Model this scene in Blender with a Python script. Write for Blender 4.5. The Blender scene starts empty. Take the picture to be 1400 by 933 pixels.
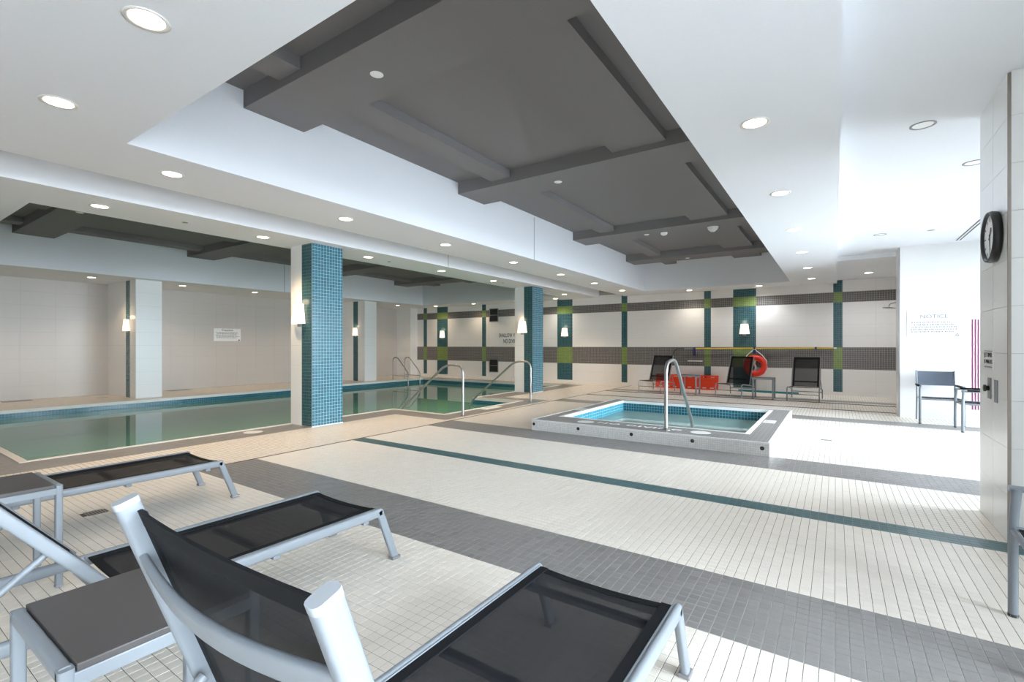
import bpy, bmesh, math, random
from mathutils import Vector, Matrix
random.seed(7)
PI = math.pi
S = bpy.context.scene
C = bpy.context.collection

# ------------------------------------------------------------------ camera
CAM_H = 1.27
F_PX, HZ = 655.3, 472.93
YAW = math.atan2(442.7, 655.3)
cd = bpy.data.cameras.new('camera'); cam = bpy.data.objects.new('camera', cd); C.objects.link(cam)
cd.sensor_width = 36.0; cd.lens = 36.0*F_PX/1400.0
cd.shift_y = (HZ-466.5)/1400.0
cd.clip_start = 0.02; cd.clip_end = 200
cam.location = (0, 0, CAM_H); cam.rotation_euler = (PI/2, 0, YAW)
S.camera = cam

# ------------------------------------------------------------------ world, windows' daylight, exposure
W = bpy.data.worlds.new('World'); S.world = W; W.use_nodes = True
bg = W.node_tree.nodes['Background']
bg.inputs['Color'].default_value = (0.82, 0.905, 1.0, 1)
bg.inputs['Strength'].default_value = 13.0
S.view_settings.view_transform = 'Standard'; S.view_settings.look = 'None'
S.view_settings.gamma = 1.0; S.view_settings.use_curve_mapping = False
S.view_settings.exposure = 1.18
S.cycles.use_denoising = True
S.cycles.caustics_reflective = False; S.cycles.caustics_refractive = False
S.cycles.sample_clamp_indirect = 8.0
S.cycles.max_bounces = 10; S.cycles.diffuse_bounces = 6; S.cycles.transparent_max_bounces = 12

def portal(name, loc, rot, sx, sy):
    l = bpy.data.lights.new(name, 'AREA'); l.shape = 'RECTANGLE'; l.size = sx; l.size_y = sy
    o = bpy.data.objects.new(name, l); C.objects.link(o)
    o.location = loc; o.rotation_euler = rot
    l.cycles.is_portal = True
    return o

# room limits
XL, XR, YF, YB = -15.8, 3.3, -2.9, 14.85
ZC, ZR, ZP, ZB = 2.87, 3.03, 3.69, 3.52      # soffits, right ceiling, coffer panels, coffer beams
WIN = [('x', 5.30, 10.70), ('x', -2.4, 2.5)]  # on the right wall; plus three on the wall behind the camera
WINB = []
for k, (_, a, b) in enumerate(WIN):
    portal('daylight_portal', (XR+0.06, (a+b)/2, 1.5), (0, PI/2, 0), 2.7, b-a)
for k, (a, b) in enumerate(WINB):
    portal('daylight_portal', ((a+b)/2, YF-0.06, 1.5), (PI/2, 0, 0), b-a, 2.7)

# ------------------------------------------------------------------ materials
def new_mat(name):
    m = bpy.data.materials.new(name); m.use_nodes = True
    nt = m.node_tree
    return m, nt, nt.nodes['Principled BSDF']

def mat(name, col, rough=0.5, metal=0.0, noise=0.0, nscale=20, bump=0.0, emit=None, estr=0.0, spec=None, coat=0.0):
    m, nt, p = new_mat(name)
    p.inputs['Base Color'].default_value = (*col, 1)
    p.inputs['Roughness'].default_value = rough; p.inputs['Metallic'].default_value = metal
    if spec is not None: p.inputs['Specular IOR Level'].default_value = spec
    if coat: p.inputs['Coat Weight'].default_value = coat
    if emit: p.inputs['Emission Color'].default_value = (*emit, 1); p.inputs['Emission Strength'].default_value = estr
    if noise or bump:
        tc = nt.nodes.new('ShaderNodeTexCoord')
        n = nt.nodes.new('ShaderNodeTexNoise'); n.inputs['Scale'].default_value = nscale; n.inputs['Detail'].default_value = 3
        nt.links.new(tc.outputs['Object'], n.inputs['Vector'])
        if noise:
            mr = nt.nodes.new('ShaderNodeMapRange'); mr.inputs['To Min'].default_value = 1-noise; mr.inputs['To Max'].default_value = 1+noise
            nt.links.new(n.outputs['Fac'], mr.inputs['Value'])
            mx = nt.nodes.new('ShaderNodeVectorMath'); mx.operation = 'SCALE'
            mx.inputs[0].default_value = col; nt.links.new(mr.outputs['Result'], mx.inputs['Scale'])
            nt.links.new(mx.outputs['Vector'], p.inputs['Base Color'])
        if bump:
            b = nt.nodes.new('ShaderNodeBump'); b.inputs['Strength'].default_value = bump; b.inputs['Distance'].default_value = 0.002
            nt.links.new(n.outputs['Fac'], b.inputs['Height']); nt.links.new(b.outputs['Normal'], p.inputs['Normal'])
    return m

G = 0.0513                       # mosaic pitch
GX0 = 0.2529 % G
GY0 = 2.242 % G
def tile_mat(name, col, grout, ax='xy', off=(0, 0), g=(G, G), joint=0.05, rough=0.3, var=0.10, bump=0.25, spec=0.5, coat=0.0):
    """procedural mosaic: square tiles of pitch g with recessed joints, in world metres"""
    m, nt, p = new_mat(name)
    N, L = nt.nodes.new, nt.links.new
    geo = N('ShaderNodeNewGeometry'); sep = N('ShaderNodeSeparateXYZ'); L(geo.outputs['Position'], sep.inputs[0])
    def math_(op, a, b=None, c=None):
        n = N('ShaderNodeMath'); n.operation = op
        for i, v in enumerate((a, b, c)):
            if v is None: continue
            if isinstance(v, (int, float)): n.inputs[i].default_value = v
            else: L(v, n.inputs[i])
        return n.outputs[0]
    idx = {'x': 0, 'y': 1, 'z': 2}
    masks, cells = [], []
    for k in range(2):
        t = math_('DIVIDE', math_('SUBTRACT', sep.outputs[idx[ax[k]]], off[k]), g[k])
        cells.append(math_('FLOOR', t))
        f = math_('FRACT', t)
        d = math_('MINIMUM', f, math_('SUBTRACT', 1.0, f))
        masks.append(math_('MULTIPLY', d, g[k]))
    d = math_('MINIMUM', masks[0], masks[1])
    mr = N('ShaderNodeMapRange'); mr.interpolation_type = 'SMOOTHSTEP'
    mr.inputs['From Min'].default_value = joint*G*0.35; mr.inputs['From Max'].default_value = joint*G*1.0
    L(d, mr.inputs['Value'])
    cb = N('ShaderNodeCombineXYZ'); L(cells[0], cb.inputs[0]); L(cells[1], cb.inputs[1])
    wn = N('ShaderNodeTexWhiteNoise'); wn.noise_dimensions = '2D'; L(cb.outputs[0], wn.inputs['Vector'])
    vr = N('ShaderNodeMapRange'); vr.inputs['To Min'].default_value = 1-var; vr.inputs['To Max'].default_value = 1+var
    L(wn.outputs['Value'], vr.inputs['Value'])
    sc = N('ShaderNodeVectorMath'); sc.operation = 'SCALE'; sc.inputs[0].default_value = col; L(vr.outputs['Result'], sc.inputs['Scale'])
    mx = N('ShaderNodeMix'); mx.data_type = 'RGBA'
    L(mr.outputs['Result'], mx.inputs['Factor']); mx.inputs['A'].default_value = (*grout, 1); L(sc.outputs['Vector'], mx.inputs['B'])
    L(mx.outputs['Result'], p.inputs['Base Color'])
    rr = N('ShaderNodeMapRange'); rr.inputs['To Min'].default_value = 0.8; rr.inputs['To Max'].default_value = rough
    L(mr.outputs['Result'], rr.inputs['Value']); L(rr.outputs['Result'], p.inputs['Roughness'])
    p.inputs['Specular IOR Level'].default_value = spec
    if coat: p.inputs['Coat Weight'].default_value = coat
    if bump:
        b = N('ShaderNodeBump'); b.inputs['Strength'].default_value = bump; b.inputs['Distance'].default_value = 0.001
        L(mr.outputs['Result'], b.inputs['Height']); L(b.outputs['Normal'], p.inputs['Normal'])
    return m

WHITE_T = (0.86, 0.795, 0.715); GROUT_W = (0.15, 0.13, 0.11)
GRAY_T = (0.240, 0.228, 0.222); GROUT_G = (0.46, 0.45, 0.44)
TEAL_F = (0.055, 0.135, 0.150)
FO = (GX0, GY0)
M = {}
M['floor_white'] = tile_mat('floor_white', WHITE_T, GROUT_W, 'xy', FO, rough=0.34, var=0.05, joint=0.045)
M['floor_gray'] = tile_mat('floor_gray', GRAY_T, GROUT_G, 'xy', FO, rough=0.34, var=0.10, joint=0.045)
M['floor_teal'] = tile_mat('floor_teal', TEAL_F, (0.25, 0.32, 0.33), 'xy', FO, rough=0.3, var=0.12, joint=0.045)
M['grout'] = mat('grout', GROUT_W, 0.85); M['grout_gray'] = mat('grout_gray', GROUT_G, 0.85); M['grout_teal'] = mat('grout_teal', (0.25, 0.32, 0.33), 0.85)
M['gutter'] = mat('gutter', (0.09, 0.075, 0.06), 0.6)
def piece_mat(name, col, rough):
    """glazed floor tile geometry: tone differs from tile to tile, read from the mesh attribute 'tone' or the object"""
    m, nt, p = new_mat(name); N, L = nt.nodes.new, nt.links.new
    at = N('ShaderNodeAttribute'); at.attribute_name = 'tone'
    sc = N('ShaderNodeVectorMath'); sc.operation = 'SCALE'; sc.inputs[0].default_value = col
    L(at.outputs['Fac'], sc.inputs['Scale']); L(sc.outputs['Vector'], p.inputs['Base Color'])
    p.inputs['Roughness'].default_value = rough
    return m
M['tile_white'] = piece_mat('tile_white', WHITE_T, 0.34)
M['tile_gray'] = piece_mat('tile_gray', GRAY_T, 0.34)
M['tile_teal'] = piece_mat('tile_teal', TEAL_F, 0.3)

M['soffit'] = mat('soffit', (0.785, 0.80, 0.83), 0.9, noise=0.02, nscale=60, bump=0.15)
M['coffer'] = mat('coffer', (0.208, 0.198, 0.203), 0.9, noise=0.05, nscale=60, bump=0.3)
M['plaster'] = mat('plaster', (0.78, 0.78, 0.77), 0.85)
M['panel'] = mat('panel', (0.82, 0.815, 0.80), 0.28, noise=0.02, nscale=6)
M['panel_left'] = mat('panel_left', (0.545, 0.51, 0.475), 0.3, noise=0.02, nscale=6)  # same tile as the other walls, colour darkened against the direct window light
M['panel_wb'] = mat('panel_wb', (0.83, 0.81, 0.785), 0.3, noise=0.02, nscale=6)
M['panel_back'] = mat('panel_joint', (0.42, 0.41, 0.40), 0.8)
M['trim_metal'] = mat('trim_metal', (0.30, 0.26, 0.23), 0.4, 0.8)
TEAL_W = (0.038, 0.150, 0.205); GROUT_T = (0.42, 0.58, 0.64)
M['teal_xz'] = tile_mat('teal_xz', (0.030, 0.098, 0.115), (0.14, 0.23, 0.25), 'xz', (0.02, 0.09), joint=0.055, rough=0.16, var=0.16)  # darker copy of the column teal: shade of unlit faces put into the colour
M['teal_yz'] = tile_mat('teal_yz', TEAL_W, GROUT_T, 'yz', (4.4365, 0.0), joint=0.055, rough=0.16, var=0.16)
M['green_xz'] = tile_mat('green_xz', (0.185, 0.262, 0.070), (0.33, 0.41, 0.22), 'xz', (0.02, 0.02), joint=0.06, rough=0.2, var=0.10)
M['gray_xz'] = tile_mat('gray_xz', (0.130, 0.118, 0.110), (0.36, 0.35, 0.34), 'xz', (0.02, 0.02), joint=0.075, rough=0.25, var=0.10)
M['spa_side'] = tile_mat('spa_side', (0.83, 0.82, 0.80), (0.62, 0.62, 0.61), 'xz', (0.0, 0.0), g=(G/2, G/2), joint=0.05, rough=0.3, var=0.06)
M['spa_side_y'] = tile_mat('spa_side_y', (0.83, 0.82, 0.80), (0.62, 0.62, 0.61), 'yz', (0.0, 0.0), g=(G/2, G/2), joint=0.05, rough=0.3, var=0.06)
M['spa_top'] = tile_mat('spa_top', (0.185, 0.178, 0.175), (0.50, 0.50, 0.50), 'xy', FO, g=(G, G), joint=0.07, rough=0.3, var=0.08)
M['pool_teal_yz'] = tile_mat('pool_teal_yz', (0.020, 0.135, 0.19), (0.15, 0.30, 0.36), 'yz', (0, 0.0), joint=0.06, rough=0.2, var=0.15)
M['pool_teal_xz'] = tile_mat('pool_teal_xz', (0.020, 0.135, 0.19), (0.15, 0.30, 0.36), 'xz', (0, 0.0), joint=0.06, rough=0.2, var=0.15)
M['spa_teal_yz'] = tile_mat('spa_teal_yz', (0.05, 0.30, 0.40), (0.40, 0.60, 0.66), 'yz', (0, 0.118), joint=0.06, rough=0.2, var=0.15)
M['spa_teal_xz'] = tile_mat('spa_teal_xz', (0.018, 0.135, 0.19), (0.30, 0.48, 0.52), 'xz', (0, 0.118), joint=0.06, rough=0.2, var=0.15)  # same spa tile, with the shade on these walls darkened into the colour
M['basin'] = mat('basin', (0.60, 0.80, 0.72), 0.6)
M['spa_basin'] = mat('spa_basin', (0.82, 0.92, 0.89), 0.5)
M['coping'] = mat('coping', (0.78, 0.74, 0.68), 0.35)
M['steel'] = mat('steel', (0.40, 0.395, 0.39), 0.36, 0.9)
M['alu'] = mat('alu', (0.220, 0.243, 0.270), 0.42, 0.0, spec=0.6)
M['alu_cap'] = mat('alu_cap', (0.36, 0.38, 0.41), 0.5)
M['alu_dark'] = mat('alu_dark', (0.30, 0.30, 0.31), 0.45, 0.6)
M['hem'] = mat('hem', (0.006, 0.007, 0.009), 0.8, spec=0.25)
M['laminate'] = mat('laminate', (0.074, 0.067, 0.067), 0.42, noise=0.04, nscale=300)
M['rubber'] = mat('rubber', (0.05, 0.05, 0.05), 0.7)
M['white_paint'] = mat('white_paint', (0.87, 0.87, 0.86), 0.5)
M['print'] = mat('print', (0.03, 0.03, 0.035), 0.6)
M['print_soft'] = mat('print_soft', (0.22, 0.22, 0.24), 0.6)
M['sign'] = mat('sign', (0.80, 0.80, 0.80), 0.3)
M['black'] = mat('black', (0.012, 0.012, 0.013), 0.4)
M['vent'] = mat('vent', (0.018, 0.017, 0.017), 0.5)
M['orange'] = mat('orange', (0.80, 0.055, 0.012), 0.35)
M['red_orange'] = mat('red_orange', (0.78, 0.035, 0.012), 0.4)
M['yellow'] = mat('yellow', (0.62, 0.45, 0.03), 0.4)
M['magenta'] = mat('magenta', (0.24, 0.012, 0.11), 0.5)
M['navy'] = mat('navy', (0.02, 0.03, 0.13), 0.6)
M['teal_plastic'] = mat('teal_plastic', (0.01, 0.22, 0.26), 0.5)
M['lamp'] = mat('lamp', (0.9, 0.85, 0.75), 0.5, emit=(1.0, 0.86, 0.66), estr=5.0)
M['shade'] = mat('shade', (0.9, 0.85, 0.78), 0.5, emit=(1.0, 0.74, 0.52), estr=0.66)
M['reflector'] = mat('reflector', (0.80, 0.77, 0.73), 0.4, 0.1)
M['clock_face'] = mat('clock_face', (0.88, 0.88, 0.88), 0.5)

def sling_mat(alpha):
    """woven mesh fabric, partly see-through"""
    m, nt, p = new_mat('sling'); N, L = nt.nodes.new, nt.links.new
    tc = N('ShaderNodeTexCoord'); w = N('ShaderNodeTexChecker'); w.inputs['Scale'].default_value = 420
    w.inputs['Color1'].default_value = (0.007, 0.008, 0.010, 1); w.inputs['Color2'].default_value = (0.016, 0.018, 0.023, 1)
    L(tc.outputs['Object'], w.inputs['Vector']); L(w.outputs['Color'], p.inputs['Base Color'])
    p.inputs['Roughness'].default_value = 0.75; p.inputs['Specular IOR Level'].default_value = 0.25
    p.inputs['Alpha'].default_value = alpha
    return m
M['sling'] = sling_mat(0.77); M['sling_open'] = sling_mat(0.58)
M['sling_sheen'] = mat('sling_sheen', (0.085, 0.10, 0.13), 0.5)  # black sling with the bright window sheen put into its colour
def water_mat(name, tint, rough, f0=1.33, wav=0.06, scale=1.2, scatter=None, hw=0.0):
    m = bpy.data.materials.new(name); m.use_nodes = True; nt = m.node_tree; nt.nodes.clear()
    N, L = nt.nodes.new, nt.links.new
    out = N('ShaderNodeOutputMaterial'); mix = N('ShaderNodeMixShader'); fr = N('ShaderNodeFresnel'); fr.inputs['IOR'].default_value = f0
    tr = N('ShaderNodeBsdfTransparent'); tr.inputs['Color'].default_value = (*tint, 1)
    gl = N('ShaderNodeBsdfGlossy'); gl.inputs['Roughness'].default_value = rough
    geo = N('ShaderNodeNewGeometry'); n = N('ShaderNodeTexNoise'); n.inputs['Scale'].default_value = scale; n.inputs['Detail'].default_value = 1
    b = N('ShaderNodeBump'); b.inputs['Strength'].default_value = wav; b.inputs['Distance'].default_value = 0.02
    L(geo.outputs['Position'], n.inputs['Vector']); L(n.outputs['Fac'], b.inputs['Height'])
    L(b.outputs['Normal'], gl.inputs['Normal']); L(b.outputs['Normal'], fr.inputs['Normal'])
    body = tr
    if hw:                                       # diffuse colour standing in for light scattered inside the water
        body = N('ShaderNodeMixShader'); df = N('ShaderNodeBsdfDiffuse'); df.inputs['Color'].default_value = (*scatter, 1)
        body.inputs[0].default_value = hw; L(tr.outputs[0], body.inputs[1]); L(df.outputs[0], body.inputs[2])
    L(fr.outputs[0], mix.inputs[0]); L(body.outputs[0], mix.inputs[1]); L(gl.outputs[0], mix.inputs[2]); L(mix.outputs[0], out.inputs['Surface'])
    return m
M['water'] = water_mat('water', (0.80, 0.96, 0.89), 0.0, 1.33, 0.03, scatter=(0.20, 0.56, 0.44), hw=0.65)
M['spa_water'] = water_mat('spa_water', (0.86, 0.96, 0.94), 0.0, 1.33, 0.05, scatter=(0.62, 0.86, 0.81), hw=0.55)
M['glass'] = water_mat('glass', (0.96, 0.98, 0.98), 0.0, 1.45, 0.0)

# ------------------------------------------------------------------ mesh helpers
class MB:
    def __init__(s): s.v, s.f, s.m, s.sm = [], [], [], []
    def face(s, pts, mi=0, smooth=False):
        b = len(s.v); s.v += [tuple(p) for p in pts]; s.f.append(tuple(range(b, b+len(pts)))); s.m.append(mi); s.sm.append(smooth)
    def raw(s, vs, fs, mi=0, smooth=False):
        b = len(s.v); s.v += [tuple(p) for p in vs]
        for f in fs: s.f.append(tuple(i+b for i in f)); s.m.append(mi); s.sm.append(smooth)
    def box(s, x0, x1, y0, y1, z0, z1, mi=0, c=0.0, M4=None):
        if c <= 0:
            vs = [(x, y, z) for x in (x0, x1) for y in (y0, y1) for z in (z0, z1)]
            fs = [(0,1,3,2),(4,6,7,5),(0,4,5,1),(2,3,7,6),(0,2,6,4),(1,5,7,3)]
        else:
            bm = bmesh.new(); bmesh.ops.create_cube(bm, size=1)
            for v in bm.verts: v.co = ((x0+x1)/2+v.co.x*(x1-x0), (y0+y1)/2+v.co.y*(y1-y0), (z0+z1)/2+v.co.z*(z1-z0))
            bmesh.ops.bevel(bm, geom=bm.edges[:], offset=c, segments=2, affect='EDGES', profile=0.5)
            bm.verts.index_update()
            vs = [tuple(v.co) for v in bm.verts]; fs = [tuple(v.index for v in f.verts) for f in bm.faces]; bm.free()
        if M4 is not None: vs = [tuple(M4 @ Vector(v)) for v in vs]
        s.raw(vs, fs, mi)
        return s
    def sweep(s, path, prof, mi=0, smooth=True, up=(0, 0, 1), cap=True):
        """sweep a 2D profile [(a,b)] along a path; a along 'side', b along 'normal'"""
        P = [Vector(p) for p in path]; n = len(prof); rings = []
        upv = Vector(up)
        for i, p in enumerate(P):
            t0 = (P[i]-P[i-1]).normalized() if i > 0 else (P[1]-P[0]).normalized()
            t1 = (P[i+1]-P[i]).normalized() if i < len(P)-1 else t0
            t = (t0+t1).normalized()
            side = t.cross(upv)
            if side.length < 1e-4: side = t.cross(Vector((0, 1, 0)))
            side.normalize(); nor = side.cross(t).normalized()
            k = 1.0/max(0.5, math.sqrt((1+t0.dot(t1))/2))
            rings.append([p+side*a+nor*b for a, b in prof])
        vs = [v for r in rings for v in r]
        fs = [(i*n+j, i*n+(j+1) % n, (i+1)*n+(j+1) % n, (i+1)*n+j) for i in range(len(P)-1) for j in range(n)]
        s.raw(vs, fs, mi, smooth)
        if cap:
            s.face(rings[0][::-1], mi); s.face(rings[-1], mi)
        return s
    def tube(s, path, r, n=10, mi=0, up=(0, 0, 1)):
        return s.sweep(path, [(r*math.cos(2*PI*k/n), r*math.sin(2*PI*k/n)) for k in range(n)], mi, True, up)
    def lathe(s, prof, n=24, mi=0, smooth=True, M4=None, a0=0, a1=2*PI):
        full = abs(a1-a0-2*PI) < 1e-6; cnt = n if full else n+1
        vs = []
        for k in range(cnt):
            a = a0+(a1-a0)*k/n
            for r, z in prof: vs.append(Vector((r*math.cos(a), r*math.sin(a), z)))
        m = len(prof); fs = []
        for k in range(n):
            k2 = (k+1) % cnt
            for j in range(m-1): fs.append((k*m+j, k2*m+j, k2*m+j+1, k*m+j+1))
        if M4 is not None: vs = [M4 @ v for v in vs]
        s.raw(vs, fs, mi, smooth); return s
    def disc(s, c, r, n=24, mi=0, nz=1, ry=None):
        ry = ry or r
        p = [(c[0]+r*math.cos(2*PI*k/n), c[1]+ry*math.sin(2*PI*k/n), c[2]) for k in range(n)]
        s.face(p if nz > 0 else p[::-1], mi); return s
    def mesh(s, name, mats):
        me = bpy.data.meshes.new(name); me.from_pydata(s.v, [], s.f); me.update()
        for m in (mats if isinstance(mats, (list, tuple)) else [mats]): me.materials.append(m)
        me.polygons.foreach_set('material_index', s.m); me.polygons.foreach_set('use_smooth', s.sm)
        return me
    def obj(s, name, mats, parent=None, loc=None):
        o = bpy.data.objects.new(name, s.mesh(name, mats)); C.objects.link(o)
        if parent: o.parent = parent
        if loc: o.location = loc
        return o

def rrect(w, h, r, n=3):
    out = []
    for cx, cy, a0 in ((w/2-r, h/2-r, 0), (-w/2+r, h/2-r, PI/2), (-w/2+r, -h/2+r, PI), (w/2-r, -h/2+r, 1.5*PI)):
        for k in range(n+1):
            a = a0+PI/2*k/n; out.append((cx+r*math.cos(a), cy+r*math.sin(a)))
    return out
def bend(pts, r, n=5):
    """round the inner corners of a polyline"""
    P = [Vector(p) for p in pts]; out = [P[0]]
    for i in range(1, len(P)-1):
        a, b = (P[i-1]-P[i]), (P[i+1]-P[i]); d = min(r, a.length*0.48, b.length*0.48)
        p0, p2 = P[i]+a.normalized()*d, P[i]+b.normalized()*d
        for k in range(n+1):
            t = k/n; out.append(p0*(1-t)**2+P[i]*2*t*(1-t)+p2*t*t)
    out.append(P[-1]); return out

def tag(o, label=None, cat=None, group=None, kind=None):
    if label: o['label'] = label
    if cat: o['category'] = cat
    if group: o['group'] = group
    if kind: o['kind'] = kind
    return o
def thing(name, label, cat, loc=(0, 0, 0), rotz=0.0, group=None):
    o = bpy.data.objects.new(name, None); C.objects.link(o); o.empty_display_size = 0.1
    o.location = loc; o.rotation_euler = (0, 0, rotz)
    return tag(o, label, cat, group)
def struct(o): o['kind'] = 'structure'; return o
def dup(root, loc, rotz=0.0, label=None):
    r = root.copy(); C.objects.link(r); r.location = loc; r.rotation_euler = (0, 0, rotz)
    if label: r['label'] = label
    for ch in list(root.children):
        c = ch.copy(); C.objects.link(c); c.parent = r
        for g in list(ch.children):
            d = g.copy(); C.objects.link(d); d.parent = c
    return r
def ref(o, parent):
    o2 = o.copy(); C.objects.link(o2); o2.parent = parent; return o2

_unit = MB().box(0, 1, 0, 1, 0, 1).mesh('unit_panel', M['panel'])
_unit_by_mat = {}
def panel(name, parent, x0, x1, y0, y1, z0, z1, m=None):
    """one wall panel / tile, sharing a unit mesh"""
    me = _unit
    if m is not None:
        if m.name not in _unit_by_mat: _unit_by_mat[m.name] = MB().box(0, 1, 0, 1, 0, 1).mesh('unit_'+m.name, m)
        me = _unit_by_mat[m.name]
    o = bpy.data.objects.new(name, me); C.objects.link(o); o.parent = parent
    o.location = (x0, y0, z0); o.scale = (x1-x0, y1-y0, z1-z0)
    return o

def lettering(name, body, size, m, parent, M4, align='CENTER', sx=1.0, ext=0.0008, off=0.0, sp=1.0):
    cu = bpy.data.curves.new(name, 'FONT'); cu.body = body; cu.size = size; cu.align_x = align; cu.align_y = 'CENTER'; cu.extrude = ext
    cu.resolution_u = 3; cu.offset = off; cu.space_character = sp
    t = bpy.data.objects.new(name, cu); C.objects.link(t)
    dg = bpy.context.evaluated_depsgraph_get()
    me = bpy.data.meshes.new_from_object(t.evaluated_get(dg)); me.materials.clear(); me.materials.append(m)
    bpy.data.objects.remove(t); bpy.data.curves.remove(cu)
    me.transform(M4 @ Matrix.Diagonal((sx, 1, 1, 1)))
    o = bpy.data.objects.new(name, me); C.objects.link(o); o.parent = parent
    return o
# frames: text lying in plane; facing -Y, facing +X, facing -X, flat on the floor read from -Y
FACE_NY = Matrix(((1,0,0,0),(0,0,-1,0),(0,1,0,0),(0,0,0,1)))
FACE_PX = Matrix(((0,0,1,0),(1,0,0,0),(0,1,0,0),(0,0,0,1)))
FACE_NX = Matrix(((0,0,-1,0),(-1,0,0,0),(0,1,0,0),(0,0,0,1)))
def at(F, x, y, z): return Matrix.Translation((x, y, z)) @ F
def fine_print(name, parent, F, w, h, rows, m, seed):
    """unreadably small lines of print: short strokes grouped into words"""
    rnd = random.Random(seed); b = MB()
    for r in range(rows):
        y = h/2-(r+0.5)*h/rows; x = -w/2+rnd.uniform(0, 0.08*w); end = w/2-rnd.uniform(0, 0.12*w)
        while x < end:
            ww = min(rnd.uniform(0.03, 0.11)*w, end-x)
            nl = max(1, int(ww/(h/rows*0.42)))
            for k in range(nl):
                a = x+ww*k/nl; hh = h/rows*(0.27 if rnd.random() < .7 else 0.36)
                b.face([(a, y-hh*.8, 0), (a+ww/nl*.62, y-hh*.8, 0), (a+ww/nl*.62, y+hh*.8, 0), (a, y+hh*.8, 0)])
            x += ww+0.018*w
    o = b.obj(name, m, parent); o.data.transform(F); o['kind'] = 'stuff'; return o

def cells(xs, ys, fn):
    for i in range(len(xs)-1):
        for j in range(len(ys)-1):
            r = fn((xs[i]+xs[i+1])/2, (ys[j]+ys[j+1])/2)
            if r is not None: yield xs[i], xs[i+1], ys[j], ys[j+1], r

def inr(x, y, r): return r[0] < x < r[1] and r[2] < y < r[3]

# ------------------------------------------------------------------ plan constants
POOL = (-13.40, -7.38, 1.385, 13.62); ALC = (-7.38, -6.02, 6.66, 9.21)     # pool, stair alcove
CW = 0.075                                                                   # white coping width
SPA_O = (-3.80, -0.625, 6.16, 9.50); SPA_I = (-3.55, -0.952, 6.70, 9.27); SPA_Z = 0.158
GUT = (-5.425, GX0-106*G)
def row(k): return GY0+G*round((k-GY0)/G)
S1 = (2.242, 2.242+12*G); TL = (2.242+37*G, 2.242+41*G); S2 = (2.242+65*G, 2.242+77*G)
S3 = (9.70, 10.20); S4 = (13.0, 13.45)
L1Y, L2Y = (11.43, 11.56), (12.63, 12.80)
ZONE = (GX0-106*G, GX0+27*G, 2.242-40*G, S2[1])                              # where every floor tile is modelled
LDECK = [(-15.75, -15.35, 2.5, 3.0), (-15.75, -15.35, 5.74, 6.3)]

# ------------------------------------------------------------------ FLOOR
def floor_kind(x, y):
    if inr(x, y, (POOL[0]-CW, POOL[1]+CW, POOL[2]-CW, POOL[3]+CW)) or inr(x, y, (ALC[0], ALC[1]+CW, ALC[2]-CW, ALC[3]+CW)): return None
    if inr(x, y, (SPA_I[0]-.02, SPA_I[1]+.02, SPA_I[2]-.02, SPA_I[3]+.02)): return None
    if inr(x, y, ZONE): return ('zone', 'zone_g', 'zone_t')[1 if (S1[0] < y < S1[1] or S2[0] < y < S2[1]) else 2 if TL[0] < y < TL[1] else 0]
    if GUT[0] < x < GUT[1] and y > 0: return 'gutter'
    if x > GUT[1]:
        if S1[0] < y < S1[1] or S2[0] < y < S2[1] or S3[0] < y < S3[1] or S4[0] < y < S4[1]: return 'gray'
        if TL[0] < y < TL[1]: return 'teal'
        if L1Y[0] < y < L1Y[1] or L2Y[0] < y < L2Y[1]: return 'gutter'
        return 'white'
    if inr(x, y, (POOL[0]-CW, -6.76, 0.75, 14.15)) or inr(x, y, (-7.0, -5.53, 6.15, 9.72)): return 'gray'
    for r in LDECK:
        if inr(x, y, r): return 'gray'
    return 'white'
xs = sorted({XL, XR, POOL[0]-CW, POOL[1]+CW, ALC[0], ALC[1]+CW, SPA_I[0]-.02, SPA_I[1]+.02, GUT[0], GUT[1], -6.76, -7.0, -5.53, ZONE[0], ZONE[1], -15.75, -15.35})
ys = sorted({YF, YB, POOL[2]-CW, POOL[3]+CW, ALC[2]-CW, ALC[3]+CW, SPA_I[2]-.02, SPA_I[3]+.02, 0.0, 0.75, 14.15, 6.15, 9.72, ZONE[2], ZONE[3],
             *S1, *TL, *S2, *S3, *S4, *L1Y, *L2Y, 2.5, 3.0, 5.74, 6.3})
fb = MB(); fm = [M['floor_white'], M['floor_gray'], M['floor_teal'], M['gutter'], M['grout'], M['grout_gray'], M['grout_teal']]
fi = {'white': 0, 'gray': 1, 'teal': 2, 'gutter': 3, 'zone': 4, 'zone_g': 5, 'zone_t': 6}
TOPZ = 0.0; GZ = -0.0016
for x0, x1, y0, y1, k in cells(xs, ys, floor_kind):
    z = GZ if k[:4] == 'zone' else TOPZ
    fb.face([(x0, y0, z), (x1, y0, z), (x1, y1, z), (x0, y1, z)], fi[k])
    fb.face([(x0, y0, -.05), (x0, y1, -.05), (x1, y1, -.05), (x1, y0, -.05)], 4)
# slab edge below
fb.box(XL, XR, YF-0.2, YF-0.001, -0.2, 0, 0)
floor = struct(fb.obj('floor', fm))

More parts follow.
